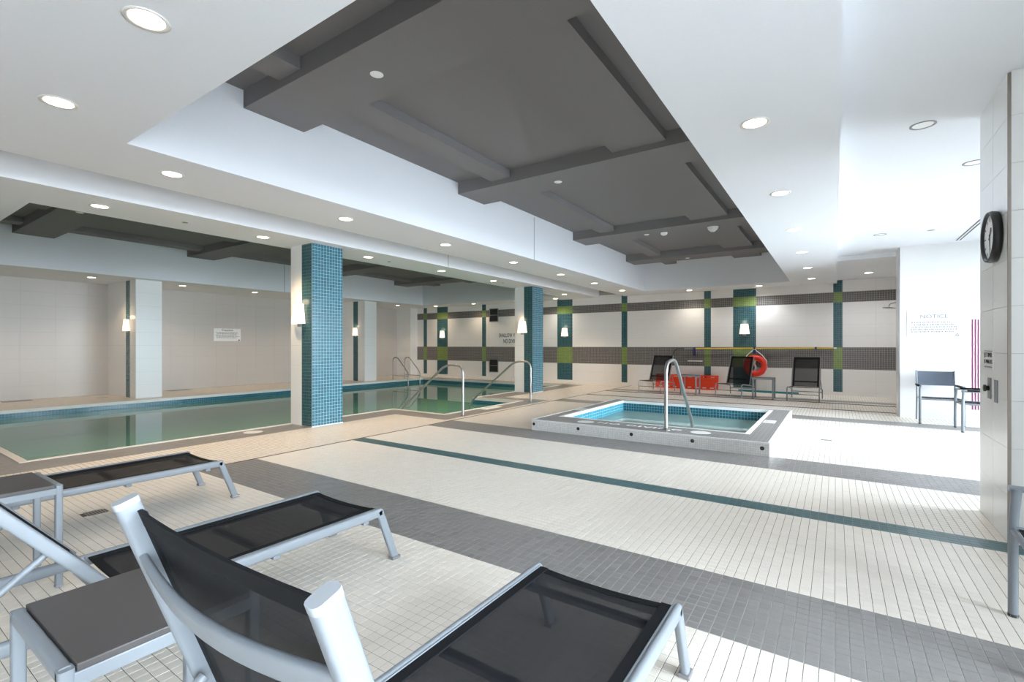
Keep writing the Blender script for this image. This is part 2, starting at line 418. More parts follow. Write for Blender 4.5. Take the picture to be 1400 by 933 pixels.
# foreground mosaic as real tiles ---------------------------------------------------
def tile_geo(b, x, y, mi, h=G*0.5-0.0011, c=0.0011, z=0.0):
    v = [(x-h, y-h, GZ), (x+h, y-h, GZ), (x+h, y+h, GZ), (x-h, y+h, GZ), (x-h+c, y-h+c, z), (x+h-c, y-h+c, z), (x+h-c, y+h-c, z), (x-h+c, y+h-c, z)]
    b.raw(v, [(4,5,6,7),(0,1,5,4),(1,2,6,5),(2,3,7,6),(3,0,4,7)], mi)
def row_kind(y):
    if S1[0] < y < S1[1] or S2[0] < y < S2[1]: return 1
    if TL[0] < y < TL[1]: return 2
    return 0
tiles = []
nx, ny = int(round((ZONE[1]-ZONE[0])/G)), int(round((ZONE[3]-ZONE[2])/G))
DRAIN = (-4.735, -4.605, 1.19, 1.305)
cy_, sy_ = math.cos(YAW), math.sin(YAW)
OCC = [((-1.10, -0.44, 0.6, 1.80), 0.32), ((-2.83, -2.16, 0.1, 1.88), 0.32), ((-1.90, -1.42, 0.30, 0.78), 0.54), ((-1.1, -0.44, 0.30, 0.6), 0.9), ((-1.1,-.44,.4,.62),.6),
       ((-3.86, -3.36, 0.30, 0.78), 0.54), ((-4.82, -4.14, 0.1, 1.93), 0.32)]
for i in range(nx):
    for j in range(ny):
        x, y = ZONE[0]+(i+.5)*G, ZONE[2]+(j+.5)*G
        if inr(x, y, DRAIN): continue
        if x > 0.90 and 4.33 < y < 5.06: continue
        dep = -sy_*x+cy_*y
        u = 700+F_PX*(cy_*x+sy_*y)/dep if dep > .1 else -1
        v = HZ+F_PX*CAM_H/dep if dep > .1 else 9999
        vis = 4 < u < 1396 and v < 928 and dep > .1
        if vis:
            for r, z in OCC:
                t = (CAM_H-z)/CAM_H
                if inr(x*t, y*t, r): vis = False; break
        tiles.append((dep if vis else 99, x, y, row_kind(y)))
tiles.sort(key=lambda t: t[0])
TM = [M['tile_white'], M['tile_gray'], M['tile_teal']]
protos = []
for mi in range(3):
    for tone in (0.97, 0.99, 1.0, 1.02):
        b = MB(); tile_geo(b, 0, 0, 0); me = b.mesh('floor_tile', TM[mi])
        a = me.attributes.new('tone', 'FLOAT', 'FACE'); a.data.foreach_set('value', [tone]*len(me.polygons)); protos.append(me)
for d, x, y, mi in tiles[:300]:
    o = bpy.data.objects.new('floor_tile', protos[mi*4+random.randrange(4)]); C.objects.link(o); o.parent = floor
    o.location = (x, y, random.uniform(-0.0002, 0.0001))
b = MB(); tone = []
for d, x, y, mi in tiles[300:]:
    tile_geo(b, x, y, mi, z=random.uniform(-0.0002, 0.0001)); tone += [1+random.gauss(0, 0.016 if mi == 0 else 0.05)]*5
fo = b.obj('floor_tile_field', TM, floor); fo['kind'] = 'stuff'
a = fo.data.attributes.new('tone', 'FLOAT', 'FACE'); a.data.foreach_set('value', tone)

# ------------------------------------------------------------------ WALLS
def wall(name, mats, *boxes):
    b = MB()
    for bx in boxes: b.box(*bx)
    return struct(b.obj(name, mats))
wall_back = wall('wall_back', [M['panel_back']], (XL-.2, 2.1, YB, YB+.2, 0, 3.8))
wall_left = wall('wall_left', [M['panel_back']], (XL-.2, XL, YF, YB, 0, 3.8))
# wall behind the camera with window openings
wf, xe = [], [XL-.2]+[v for w in sorted(WINB) for v in w]+[XR+.2]
for k in range(0, len(xe), 2): wf.append((xe[k], xe[k+1], YF-.2, YF, 0, 3.8))
for a_, b_ in WINB: wf += [(a_, b_, YF-.2, YF, 0, .15), (a_, b_, YF-.2, YF, 2.85, 3.8)]
wall_front = wall('wall_front', [M['plaster']], *wf)
wr, ye = [], [YF]+[v for w in sorted(WIN, key=lambda t: t[1]) for v in w[1:]]+[11.45]
for k in range(0, len(ye), 2): wr.append((XR, XR+.2, ye[k], ye[k+1], 0, 3.8))
for _, a_, b_ in WIN: wr += [(XR, XR+.2, a_, b_, 0, .15), (XR, XR+.2, a_, b_, 2.85, 3.8)]
wall_right = wall('wall_right', [M['plaster']], *wr)
# wall that carries the notice, and the shower recess behind it
NX, NY = 0.935, 10.95
wall_notice = wall('wall_notice', [M['panel']], (NX, XR, NY, NY+.50, 0, 3.3))
wall_recess = wall('wall_recess', [M['panel']], (1.50, 1.7, NY+.5, YB, 0, 3.3))
# clock pier
PX, PY0, PY1 = 0.918, 4.33, 5.06
wall_pier = wall('wall_pier', [M['panel_back']], (PX+.008, XR, PY0+.008, PY1, 0, 3.3))
for k in range(10):
    z0, z1 = k*.305+.001, min((k+1)*.305-.0015, ZR)
    for y0, y1 in ((PY0+.006, 4.695), (4.698, PY1)): panel('wall_panel', wall_pier, PX, PX+.008, y0, y1, z0, z1)
    for c in range(4): panel('wall_panel', wall_pier, PX+.012+c*.61, PX+.012+c*.61+.6075, PY0, PY0+.008, z0, z1)
b = MB(); b.box(PX-.004, PX+.012, PY0-.004, PY0+.010, 0, ZR-.01); struct(b.obj('trim_1', M['trim_metal']))
b = MB(); b.box(NX-.004, NX+.012, NY-.004, NY+.010, 0, ZR-.01); struct(b.obj('trim_2', M['alu']))

# windows (frames, mullions, glass)
def window(idx, axis, a, bnd):
    fr = MB(); n = max(2, round((bnd-a)/1.5))
    def bx(p0, p1, q0, q1, z0, z1, mb):
        if axis == 'x': mb.box(p0, p1, q0, q1, z0, z1)
        else: mb.box(q0, q1, p0, p1, z0, z1)
    d0, d1 = (XR+.06, XR+.13) if axis == 'x' else (YF-.13, YF-.06)
    for k in range(n+1):
        c = a+(bnd-a)*k/n; bx(d0, d1, max(a, c-.03), min(bnd, c+.03), .15, 2.85, fr)
    for z in (.15, 2.79): bx(d0, d1, a, bnd, z, z+.06, fr)
    o = struct(fr.obj('window_%d' % idx, M['alu']))
    for k in range(n):
        g = MB(); bx((d0+d1)/2-.004, (d0+d1)/2+.004, a+(bnd-a)*k/n+.03, a+(bnd-a)*(k+1)/n-.03, .21, 2.79, g); g.obj('pane', M['glass'], o)
wi = 1
for _, a_, b_ in WIN: window(wi, 'x', a_, b_); wi += 1
for a_, b_ in WINB: window(wi, 'y', a_, b_); wi += 1

b = MB(); b.face([(-60, -60, -1.6), (60, -60, -1.6), (60, 60, -1.6), (-60, 60, -1.6)])
struct(b.obj('ground', mat('paving', (0.42, 0.42, 0.43), 0.9, noise=.1, nscale=1)))  # unseen outdoor ground, added to dim the sky light reaching the ceilings

# back wall cladding: large white panels, grey mosaic bands, teal stripes with green crossings
Z0, B1, B2 = 0.09, (0.668, 1.228), (2.377, 2.642)
STR = [(-14.573, -14.381), (-13.79, -13.214), (-11.431, -11.241), (-8.103, -7.514), (-5.745, -5.553), (-3.204, -3.021), (-2.422, -1.838), (-0.053, 0.141)]
YP = YB-.012
seg, x = [], -14.95
for a_, b_ in STR: seg.append((x, a_)); x = b_
seg.append((x, 1.50))
for a_, b_ in seg:
    n = max(1, round((b_-a_)/.61)); w_ = (b_-a_)/n
    top = ZC if a_ < .1 else ZR
    for z0, z1, rows in ((0, Z0, 1), (Z0, B1[0], 2), (B1[1], B2[0], 4), (B2[1], 2.945, 1)):
        for r in range(rows):
            for k in range(n):
                h_ = (z1-z0)/rows
                panel('wall_panel', wall_back, a_+k*w_+.001, a_+(k+1)*w_-.001, YP, YB, z0+r*h_+.001, z0+(r+1)*h_-.001, M['panel_wb'])
    for z0, z1 in (B1, B2): panel('mosaic_band', wall_back, a_, b_, YP-.002, YB, z0, z1, M['gray_xz'])
for a_, b_ in STR:
    panel('wall_panel', wall_back, a_, b_, YP, YB, 0, Z0, M['panel_wb'])
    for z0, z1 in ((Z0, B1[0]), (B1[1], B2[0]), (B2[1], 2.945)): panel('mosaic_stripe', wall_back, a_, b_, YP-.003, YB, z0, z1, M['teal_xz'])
    for z0, z1 in (B1, B2): panel('mosaic_square', wall_back, a_, b_, YP-.004, YB, z0, z1, M['green_xz'])
# left wall panels
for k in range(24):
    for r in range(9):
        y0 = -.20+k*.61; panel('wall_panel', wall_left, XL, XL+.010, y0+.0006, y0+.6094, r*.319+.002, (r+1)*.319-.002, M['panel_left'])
# corner pier
wall_corner = wall('wall_corner', [M['panel']], (XL+.012, -14.95, 14.44, YB, 0, ZC))

# ------------------------------------------------------------------ CEILING
TR = (-4.645, -0.942, 1.434, 13.80)            # coffered recess by the hot tub
TP = (-13.60, -7.47, 1.42, 13.80)              # coffered recess over the pool
SL = (-6.53, -5.66)                            # long slot between the soffits
cb_ = MB()
def ceil_kind(x, y):
    if inr(x, y, TR) or inr(x, y, TP): return None
    if SL[0] < x < SL[1]: return None
    if x > .028: return None
    return 1
xs = sorted({XL, TP[0], TP[1], SL[0], SL[1], TR[0], TR[1], .028}); ys = sorted({YF, YB, TR[2], TR[3], TP[2]})
for x0, x1, y0, y1, k in cells(xs, ys, ceil_kind): cb_.face([(x0, y1, ZC), (x1, y1, ZC), (x1, y0, ZC), (x0, y0, ZC)], 0)
for T in (TR, TP):                             # recess side walls
    x0, x1, y0, y1 = T; zt = ZP+.02
    cb_.face([(x0, y0, ZC), (x0, y0, zt), (x0, y1, zt), (x0, y1, ZC)]); cb_.face([(x1, y1, ZC), (x1, y1, zt), (x1, y0, zt), (x1, y0, ZC)])
    cb_.face([(x0, y1, ZC), (x0, y1, zt), (x1, y1, zt), (x1, y1, ZC)]); cb_.face([(x1, y0, ZC), (x1, y0, zt), (x0, y0, zt), (x0, y0, ZC)])
zt = ZC+.42
cb_.face([(SL[0], YF, ZC), (SL[0], YF, zt), (SL[0], YB, zt), (SL[0], YB, ZC)]); cb_.face([(SL[1], YB, ZC), (SL[1], YB, zt), (SL[1], YF, zt), (SL[1], YF, ZC)])
cb_.face([(SL[0], YB, zt), (SL[1], YB, zt), (SL[1], YF, zt), (SL[0], YF, zt)])
# right ceiling, a little higher, lower again over the shower recess
YS = 11.45; ZS2 = 2.945
cb_.face([(.028, YF, ZC), (.028, YF, ZR), (.028, YS, ZR), (.028, YS, ZC)]); cb_.face([(.028, YS, ZC), (.028, YS, ZS2), (.028, YB, ZS2), (.028, YB, ZC)])
cb_.face([(.028, YS, ZR), (XR, YS, ZR), (XR, YF, ZR), (.028, YF, ZR)]); cb_.face([(.028, YB, ZS2), (2.0, YB, ZS2), (2.0, YS, ZS2), (.028, YS, ZS2)])
cb_.face([(.028, YS, ZS2), (.028, YS, ZR), (2.0, YS, ZR), (2.0, YS, ZS2)])
# roof slab
cb_.box(XL-.2, XR+.2, YF-.2, YB+.2, 3.80, 3.95)
ceiling = struct(cb_.obj('ceiling', M['soffit']))
BEAMS = [(2.335, 2.957), (5.447, 6.078), (9.19, 9.83), (12.31, 12.97)]
def coffer(T, ribs):
    x0, x1, y0, y1 = T; edges = [y0]+[v for bm_ in BEAMS for v in bm_]+[y1]
    for a_, b_ in BEAMS:
        b = MB(); b.box(x0+.001, x1-.001, a_, b_, ZB, ZP+.1); b.obj('coffer_beam', M['coffer'], ceiling)
    for k in range(0, len(edges), 2):
        a_, b_ = edges[k], edges[k+1]
        b = MB(); b.box(x0+.001, x1-.001, a_-.001, b_+.001, ZP, ZP+.03); b.obj('coffer_panel', M['coffer'], ceiling)
        for r0, r1 in ribs:
            b = MB(); b.box(r0, r1, a_, b_, 3.588, ZP+.01); b.obj('coffer_rib', M['coffer'], ceiling)
coffer(TR, [(-4.03, -3.715), (-2.225, -1.585)])
coffer(TP, [(-13.0, -12.68), (-11.2, -10.56), (-9.7, -9.38), (-8.6, -7.96)])
# control joints seen on the white vertical faces
for x_, y_, z0, z1 in ((TR[0], 7.61, ZC, 3.66), (SL[0], 7.35, ZC, 3.2), (TP[0], 8.03, ZC, 3.66)):
    b = MB(); b.box(x_, x_+.002, y_-.006, y_+.006, z0, z1); b.obj('control_joint', M['print_soft'], ceiling)

# ------------------------------------------------------------------ POOL
pool = thing('swimming_pool', 'long indoor swimming pool with teal waterline tiles left of the columns', 'pool')
WZ, PZ = -0.16, -1.25
b = MB()
x0, x1, y0, y1 = POOL; ax0, ax1, ay0, ay1 = ALC
def pool_walls(z0, z1, b, mx, my):
    for (p, q, mi) in (((x0, y0), (x0, y1), my), ((x0, y1), (x1, y1), mx), ((x1, y1), (x1, ay1), my), ((x1, ay1), (ax1, ay1), mx), ((ax1, ay1), (ax1, ay0), my),
                       ((ax1, ay0), (x1, ay0), mx), ((x1, ay0), (x1, y0), my), ((x1, y0), (x0, y0), mx)):
        b.face([(*p, z0), (*p, z1), (*q, z1), (*q, z0)], mi)
pool_walls(PZ, -0.32, b, 0, 0)
b.face([(x0, y0, PZ), (x1, y0, PZ), (x1, y1, PZ), (x0, y1, PZ)]); b.face([(ax0, ay0, PZ), (ax1, ay0, PZ), (ax1, ay1, PZ), (ax0, ay1, PZ)])
b.obj('basin', M['basin'], pool)
b = MB(); pool_walls(-0.32, -0.06, b, 1, 0); b.obj('waterline_tiles', [M['pool_teal_yz'], M['pool_teal_xz']], pool)
b = MB(); b.face([(x0, y0, WZ), (x1, y0, WZ), (x1, y1, WZ), (x0, y1, WZ)]); b.face([(ax0, ay0, WZ), (ax1, ay0, WZ), (ax1, ay1, WZ), (ax0, ay1, WZ)])
b.obj('water', M['water'], pool)
b = MB()
for r in ((x0-CW, x0, y0-CW, y1+CW), (x0, x1+CW, y0-CW, y0), (x0, x1+CW, y1, y1+CW), (x1, x1+CW, y0, ay0-CW), (x1, x1+CW, ay1+CW, y1),
          (x1, ax1+CW, ay0-CW, ay0), (x1, ax1+CW, ay1, ay1+CW), (ax1, ax1+CW, ay0, ay1)):
    b.box(r[0], r[1], r[2], r[3], -.06, .006)
b.obj('coping', M['coping'], pool)
for k in range(4):                              # stair treads in the alcove
    b = MB(); b.box(ax1-.30*(k+1), ax1-.30*k, ay0, ay1, PZ, -.30-.22*k, c=0); b.obj('stair_tread', M['basin'], pool)
def marker(cx, cy, z, r, ry, parent, name='depth_marker'):
    b = MB(); b.disc((cx, cy, z+.0025), r, 28, 0, 1, ry); o = b.obj(name, M['white_paint'], parent); return o
marker(-7.08, 3.70, 0, .13, .13, pool)
m_ = MB().box(-5.90, -5.74, 7.60, 8.15, 0, .002).obj('depth_marker', M['white_paint'], pool)

# ------------------------------------------------------------------ HOT TUB
spa = thing('hot_tub', 'raised square hot tub with grey tiled rim and pale water', 'hot tub', (0, 0, 0))
ox0, ox1, oy0, oy1 = SPA_O; ix0, ix1, iy0, iy1 = SPA_I; z = SPA_Z
b = MB()
b.face([(ox0, oy0, .0), (ox1, oy0, .0), (ox1, oy0, z), (ox0, oy0, z)], 0); b.face([(ox1, oy1, 0), (ox0, oy1, 0), (ox0, oy1, z), (ox1, oy1, z)], 0)
b.face([(ox1, oy0, 0), (ox1, oy1, 0), (ox1, oy1, z), (ox1, oy0, z)], 1); b.face([(ox0, oy1, 0), (ox0, oy0, 0), (ox0, oy0, z), (ox0, oy1, z)], 1)
b.obj('surround', [M['spa_side'], M['spa_side_y']], spa)
c_ = .055
b = MB()
for r in ((ox0, ox1, oy0, iy0-c_), (ox0, ox1, iy1+c_, oy1), (ox0, ix0-c_, iy0-c_, iy1+c_), (ix1+c_, ox1, iy0-c_, iy1+c_)):
    b.face([(r[0], r[2], z), (r[1], r[2], z), (r[1], r[3], z), (r[0], r[3], z)])
b.obj('rim_tiles', M['spa_top'], spa)
b = MB(); e_ = .022
for r in ((ox0-.002, ox1+.002, oy0-.002, oy0+e_), (ox0-.002, ox1+.002, oy1-e_, oy1+.002), (ox0-.002, ox0+e_, oy0, oy1), (ox1-e_, ox1+.002, oy0, oy1)):
    b.box(r[0], r[1], r[2], r[3], z-.012, z+.002)
b.obj('edge_trim', M['white_paint'], spa)
b = MB()
for r in ((ix0-c_, ix1+c_, iy0-c_, iy0), (ix0-c_, ix1+c_, iy1, iy1+c_), (ix0-c_, ix0, iy0, iy1), (ix1, ix1+c_, iy0, iy1)): b.box(*r, z-.04, z+.004)
b.obj('coping', M['white_paint'], spa)
SW, SB, SF = -0.035, -0.42, -0.85               # water, bench, floor of the tub
b = MB()
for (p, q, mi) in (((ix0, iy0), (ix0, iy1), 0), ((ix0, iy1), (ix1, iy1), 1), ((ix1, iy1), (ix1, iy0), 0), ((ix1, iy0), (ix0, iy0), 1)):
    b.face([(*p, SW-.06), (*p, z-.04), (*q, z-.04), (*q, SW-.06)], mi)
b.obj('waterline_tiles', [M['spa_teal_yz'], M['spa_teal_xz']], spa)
b = MB(); bw = .5
for (p, q) in (((ix0, iy0), (ix0, iy1)), ((ix0, iy1), (ix1, iy1)), ((ix1, iy1), (ix1, iy0)), ((ix1, iy0), (ix0, iy0))): b.face([(*p, SB), (*p, SW-.06), (*q, SW-.06), (*q, SB)])
jx0, jx1, jy0, jy1 = ix0+bw, ix1-bw, iy0+bw, iy1-bw
for r in ((ix0, ix1, iy0, jy0), (ix0, ix1, jy1, iy1), (ix0, jx0, jy0, jy1), (jx1, ix1, jy0, jy1)): b.face([(r[0], r[2], SB), (r[1], r[2], SB), (r[1], r[3], SB), (r[0], r[3], SB)])
for (p, q) in (((jx0, jy0), (jx0, jy1)), ((jx0, jy1), (jx1, jy1)), ((jx1, jy1), (jx1, jy0)), ((jx1, jy0), (jx0, jy0))): b.face([(*p, SF), (*p, SB), (*q, SB), (*q, SF)])
b.face([(jx0, jy0, SF), (jx1, jy0, SF), (jx1, jy1, SF), (jx0, jy1, SF)])
b.obj('basin', M['spa_basin'], spa)
b = MB()
for r in ((jx0-.03, jx1+.03, jy0-.03, jy0), (jx0-.03, jx1+.03, jy1, jy1+.03), (jx0-.03, jx0, jy0, jy1), (jx1, jx1+.03, jy0, jy1)): b.box(*r, SB, SB+.004)
b.obj('bench_edge', M['pool_teal_xz'], spa)
b = MB(); b.face([(ix0, iy0, SW), (ix1, iy0, SW), (ix1, iy1, SW), (ix0, iy1, SW)]); b.obj('water', M['spa_water'], spa)
for x_ in (-3.765, -3.03, -2.25, -1.47, -0.70):
    b = MB(); b.lathe([(0, 0.004), (.020, .004), (.024, 0)], 12, M4=Matrix.Translation((x_, oy0, .092)) @ Matrix.Rotation(PI/2, 4, 'X')); b.obj('step_light', M['black'], spa)
for x_, y_ in ((-3.02, 6.39), (-1.43, 6.42)):
    marker(x_, y_, z, .125, .115, spa, 'no_diving_medallion')
lettering('lettering', 'NO DIVING', .150, M['white_paint'], spa, Matrix.Translation((-2.26, 6.44, z+.002)), sx=1.33, off=.004, sp=1.18)
for x_, y_ in ((-0.80, 7.91), (-3.675, 7.62)):
    mk = MB().box(x_-.075, x_+.075, y_-.14, y_+.14, z, z+.003).obj('depth_marker', M['white_paint'], spa)
    fine_print('worn_print', mk, Matrix.Translation((x_, y_, z+.004)), .12, .16, 2, M['print_soft'], 5)

# ------------------------------------------------------------------ COLUMNS by the pool and pilasters on the left wall
def column(y0, label):
    t = thing('tiled_column', label, 'column', (0, 0, 0))
    x0, x1, y1 = -7.325, -6.75, y0+.556
    MB().box(x0+.010, x1-.010, y0+.010, y1-.010, 0, ZC).obj('core', M['panel_back'], t)
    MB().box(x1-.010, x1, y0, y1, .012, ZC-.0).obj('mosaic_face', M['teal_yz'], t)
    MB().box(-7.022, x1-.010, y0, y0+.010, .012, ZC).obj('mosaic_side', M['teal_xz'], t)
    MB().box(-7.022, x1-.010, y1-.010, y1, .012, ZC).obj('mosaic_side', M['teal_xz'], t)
    for k in range(9):
        z0, z1 = k*.319+.001, (k+1)*.319-.001
        panel('wall_panel', t, x0, -7.024, y0, y0+.010, z0, z1); panel('wall_panel', t, x0, -7.024, y1-.010, y1, z0, z1)
        panel('wall_panel', t, x0, x0+.010, y0+.011, y1-.011, z0, z1)
    MB().box(x1-.004, x1+.003, y0-.003, y0+.004, 0, ZC).obj('corner_trim', M['alu'], t)
    MB().box(x1-.004, x1+.006, y0-.003, y1+.003, 0, .012).obj('base_trim', M['white_paint'], t)
    return t
column(4.435, 'nearest square column with blue-teal mosaic on the side facing the hot tub')
column(10.98, 'farther square column with blue-teal mosaic behind the two pool handrails')
def pilaster(y0, y1, label):
    t = thing('wall_pilaster', label, 'pilaster', (0, 0, 0))
    xf = -13.93
    MB().box(XL+.012, xf-.010, y0+.010, y1-.010, 0, ZC).obj('core', M['panel_back'], t)
    for k in range(9):
        z0, z1 = k*.319+.001, (k+1)*.319-.001
        panel('wall_panel', t, xf-.010, xf, y0, y1, z0, z1)
        for q0, q1 in ((y0, y0+.010), (y1-.010, y1)):
            panel('wall_panel', t, -14.30, xf-.011, q0, q1, z0, z1); panel('wall_panel', t, XL+.011, -14.56, q0, q1, z0, z1)
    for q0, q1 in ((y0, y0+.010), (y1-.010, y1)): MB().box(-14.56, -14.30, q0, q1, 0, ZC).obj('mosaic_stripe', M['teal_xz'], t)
    return t
pilaster(4.48, 5.02, 'nearer pale blue-lit tiled pilaster standing across the pool')
pilaster(11.23, 11.76, 'farther slim tiled pilaster across the pool beside the pool ladder')

# ------------------------------------------------------------------ LIGHT FITTINGS
ORD = ['first', 'second', 'third', 'fourth', 'fifth', 'sixth', 'seventh', 'eighth', 'ninth']
dl_ring = MB().lathe([(.098, 0), (.098, -.004), (.080, -.004), (.074, .0)], 28).mesh('trim_ring', M['reflector'])
dl_lens = MB().disc((0, 0, -.001), .080, 28, 0, -1).mesh('lens', M['lamp'])
spot_hi = bpy.data.lights.new('downlight_lamp', 'SPOT'); spot_hi.energy = 60; spot_hi.color = (1.0, .72, .45); spot_hi.spot_size = math.radians(115); spot_hi.spot_blend = .7; spot_hi.shadow_soft_size = .07
spot_lo = bpy.data.lights.new('downlight_lamp', 'SPOT'); spot_lo.energy = 8; spot_lo.color = (1.0, .84, .66); spot_lo.spot_size = math.radians(115); spot_lo.spot_blend = .7; spot_lo.shadow_soft_size = .07
spot_wall = bpy.data.lights.new('downlight_lamp', 'SPOT'); spot_wall.energy = 22; spot_wall.color = (1.0, .74, .48); spot_wall.spot_size = math.radians(120); spot_wall.spot_blend = .6; spot_wall.shadow_soft_size = .07
spot_dim = bpy.data.lights.new('downlight_lamp', 'SPOT'); spot_dim.energy = 20; spot_dim.color = (1.0, .76, .52); spot_dim.spot_size = math.radians(140); spot_dim.spot_blend = .9; spot_dim.shadow_soft_size = .07
spot_back = bpy.data.lights.new('downlight_lamp', 'SPOT'); spot_back.energy = 22; spot_back.color = (1.0, .90, .78); spot_back.spot_size = math.radians(140); spot_back.spot_blend = .8; spot_back.shadow_soft_size = .07
spot_cool = bpy.data.lights.new('downlight_lamp', 'SPOT'); spot_cool.energy = 34; spot_cool.color = (.93, .96, 1.0); spot_cool.spot_size = math.radians(150); spot_cool.spot_blend = .8; spot_cool.shadow_soft_size = .07
def downlight(x, y, zc, label, group, lamp):
    t = thing('downlight', label, 'downlight', (x, y, zc), 0, group)
    for nm, me in (('trim_ring', dl_ring), ('lens', dl_lens)):
        o = bpy.data.objects.new(nm, me); C.objects.link(o); o.parent = t
    if lamp:
        o = bpy.data.objects.new('downlight_lamp', lamp); C.objects.link(o); o.parent = t; o.location = (0, 0, -.02)
rowsd = [
 (-5.13, [1.93, 3.84, 5.71, 7.64, 9.55, 11.36, 13.29], ZC, '%s recessed downlight from the front in the row left of the grey coffered recess', 'downlights left of the coffered recess', spot_lo),
 (-7.0, [1.91, 3.80, 5.72, 7.66, 9.54, 11.4, 13.28], ZC, '%s recessed downlight from the front in the soffit above the columns', 'downlights above the columns', spot_hi),
 (-0.482, [3.83, 5.74, 7.66, 9.57, 11.55, 13.45], ZC, '%s recessed downlight from the front in the row right of the grey coffered recess', 'downlights right of the coffered recess', spot_lo),
 (-14.45, [1.9, 3.79, 5.68, 7.6, 9.5, 11.4, 13.26], ZC, '%s recessed downlight from the front along the left wall over the pool deck', 'downlights along the left wall', spot_wall),
]
for x_, yl, zc_, lab, grp, lamp in rowsd:
    for k, y_ in enumerate(yl): downlight(x_, y_, zc_, lab % ORD[k], grp, lamp)
for k, x_ in enumerate((-13.4, -11.45, -9.5, -7.9, -3.5, -1.7, .62)):
    downlight(x_, 14.33 if k < 6 else 13.7, ZC if k < 6 else 2.945, '%s recessed downlight from the left along the back wall' % ORD[k], 'downlights along the back wall', spot_dim if k < 3 else spot_back if k < 5 else spot_cool)
downlight(-2.80, .945, ZC, 'large recessed downlight at the top left of the photo, right of the two', 'downlights nearest the camera', spot_lo)
downlight(-4.23, .942, ZC, 'recessed downlight nearest the left edge in the white near ceiling', 'downlights nearest the camera', spot_lo)
for k, (x_, y_, nm) in enumerate(((0.576, 5.0, 'high right ceiling, nearest the clock pier'), (1.10, 6.30, 'high right ceiling, half hidden by the clock pier'), (0.58, 9.55, 'high right ceiling in front of the notice wall'))):
    b = MB(); b.lathe([(.085, 0), (.085, -.004), (.070, -.004), (.066, 0)], 24); 
    t = thing('downlight', 'unlit recessed downlight in the '+nm, 'downlight', (x_, y_, ZR), 0, 'downlights in the high right ceiling')
    b.obj('trim_ring', M['alu_dark'], t); MB().disc((0, 0, -.001), .070, 24, 0, -1).obj('lens', M['white_paint'], t)
# small fittings under the coffer beams and soffits
for k, (x_, y_) in enumerate(((-3.155, 2.666), (-3.161, 5.81), (-3.175, 9.567), (-3.151, 12.708))):
    o = MB().lathe([(0, -.006), (.045, -.006), (.055, 0)], 20).obj('sprinkler_cover', M['white_paint'], None, (x_, y_, ZB))
    tag(o, 'small round white sprinkler cover under the %s grey beam from the front' % ORD[k], 'sprinkler', 'sprinkler covers under the grey beams')
o = MB().lathe([(0, -.006), (.045, -.006), (.055, 0)], 20).obj('sprinkler_cover', M['white_paint'], None, (-10.58, 2.62, ZB))
tag(o, 'small round sprinkler cover under the dark beam over the pool', 'sprinkler')
o = MB().lathe([(0, -.055), (.035, -.052), (.062, -.03), (.066, 0)], 20).obj('smoke_detector', M['white_paint'], None, (-2.834, 9.60, ZB))
tag(o, 'small white domed smoke detector under the third grey beam', 'detector')
o = MB().lathe([(0, -.09), (.04, -.085), (.085, -.045), (.10, 0)], 24).obj('motion_sensor', M['white_paint'], None, (-1.931, 9.66, ZB))
tag(o, 'larger white dome under the right end of the third grey beam', 'detector')
for k, (x_, y_) in enumerate(((-7.0, 2.78), (-7.04, 6.25), (-7.02, 9.99))):
    o = MB().lathe([(0, -.004), (.03, -.004), (.036, 0)], 16).obj('sprinkler_cover', M['alu'], None, (x_, y_, ZC))
    tag(o, '%s small grey sprinkler cover from the front in the soffit above the columns' % ORD[k], 'sprinkler', 'sprinkler covers above the columns')
t = thing('slot_diffuser', 'twin black slot air diffuser in the white ceiling left of the wall clock', 'air diffuser', (0, 0, 0))
for x_ in (1.668, 1.712): MB().box(x_-.009, x_+.009, 8.2, 10.78, ZR-.004, ZR+.0).obj('slot', M['black'], t)
o = MB().lathe([(0, -.004), (.04, -.004), (.05, 0)], 18).obj('ceiling_speaker', M['alu'], None, (1.203, 9.63, ZR))
tag(o, 'small grey round ceiling cover left of the black slot diffuser', 'cover')

# wall sconces: tapered half-round glass shades (facing -Y)
def sconce_meshes():
    sh = MB(); n = 14; prof = [(.148, -.155), (.108, .155)]
    ring = [[(r*math.cos(PI+PI*k/n), .78*r*math.sin(PI+PI*k/n), z) for k in range(n+1)] for r, z in prof]
    vs = ring[0]+ring[1]
    sh.raw(vs, [(k, k+1, n+2+k, n+1+k) for k in range(n)], 0, True)
    sh.face(ring[0][::-1]); sh.face(ring[1])
    bk = MB().box(-.05, .05, -.012, .006, -.20, .12)
    return sh.mesh('shade', M['shade']), bk.mesh('back_plate', M['alu'])
sc_sh, sc_bk = sconce_meshes()
sc_light = bpy.data.lights.new('sconce_lamp', 'POINT'); sc_light.energy = 0.35; sc_light.color = (1, .72, .48); sc_light.shadow_soft_size = .05; sc_light.specular_factor = 0.0
def sconce(x, y, z, label, rot=0.0, s=1.0):
    t = thing('wall_sconce', label, 'wall lamp', (x, y, z), rot, 'wall sconces')
    for nm, me in (('shade', sc_sh), ('back_plate', sc_bk)):
        o = bpy.data.objects.new(nm, me); C.objects.link(o); o.parent = t; o.scale = (s, s, s)
    o = bpy.data.objects.new('sconce_lamp', sc_light); C.objects.link(o); o.parent = t; o.location = (0, -.10, .20)
sconce(-7.075, 4.434, 1.775, 'lit frosted sconce on the nearest blue-teal column')
sconce(-7.075, 10.979, 1.775, 'lit frosted sconce on the farther blue-teal column')
sconce(-14.44, 4.479, 1.775, 'lit frosted sconce on the near side of the nearer pilaster', s=.9)
sconce(-14.44, 11.229, 1.775, 'lit frosted sconce on the farther pilaster by the pool ladder', s=.9)
sconce(-14.44, 5.021, 1.775, 'lit frosted sconce peeking out behind the nearer pilaster', PI, s=.9)
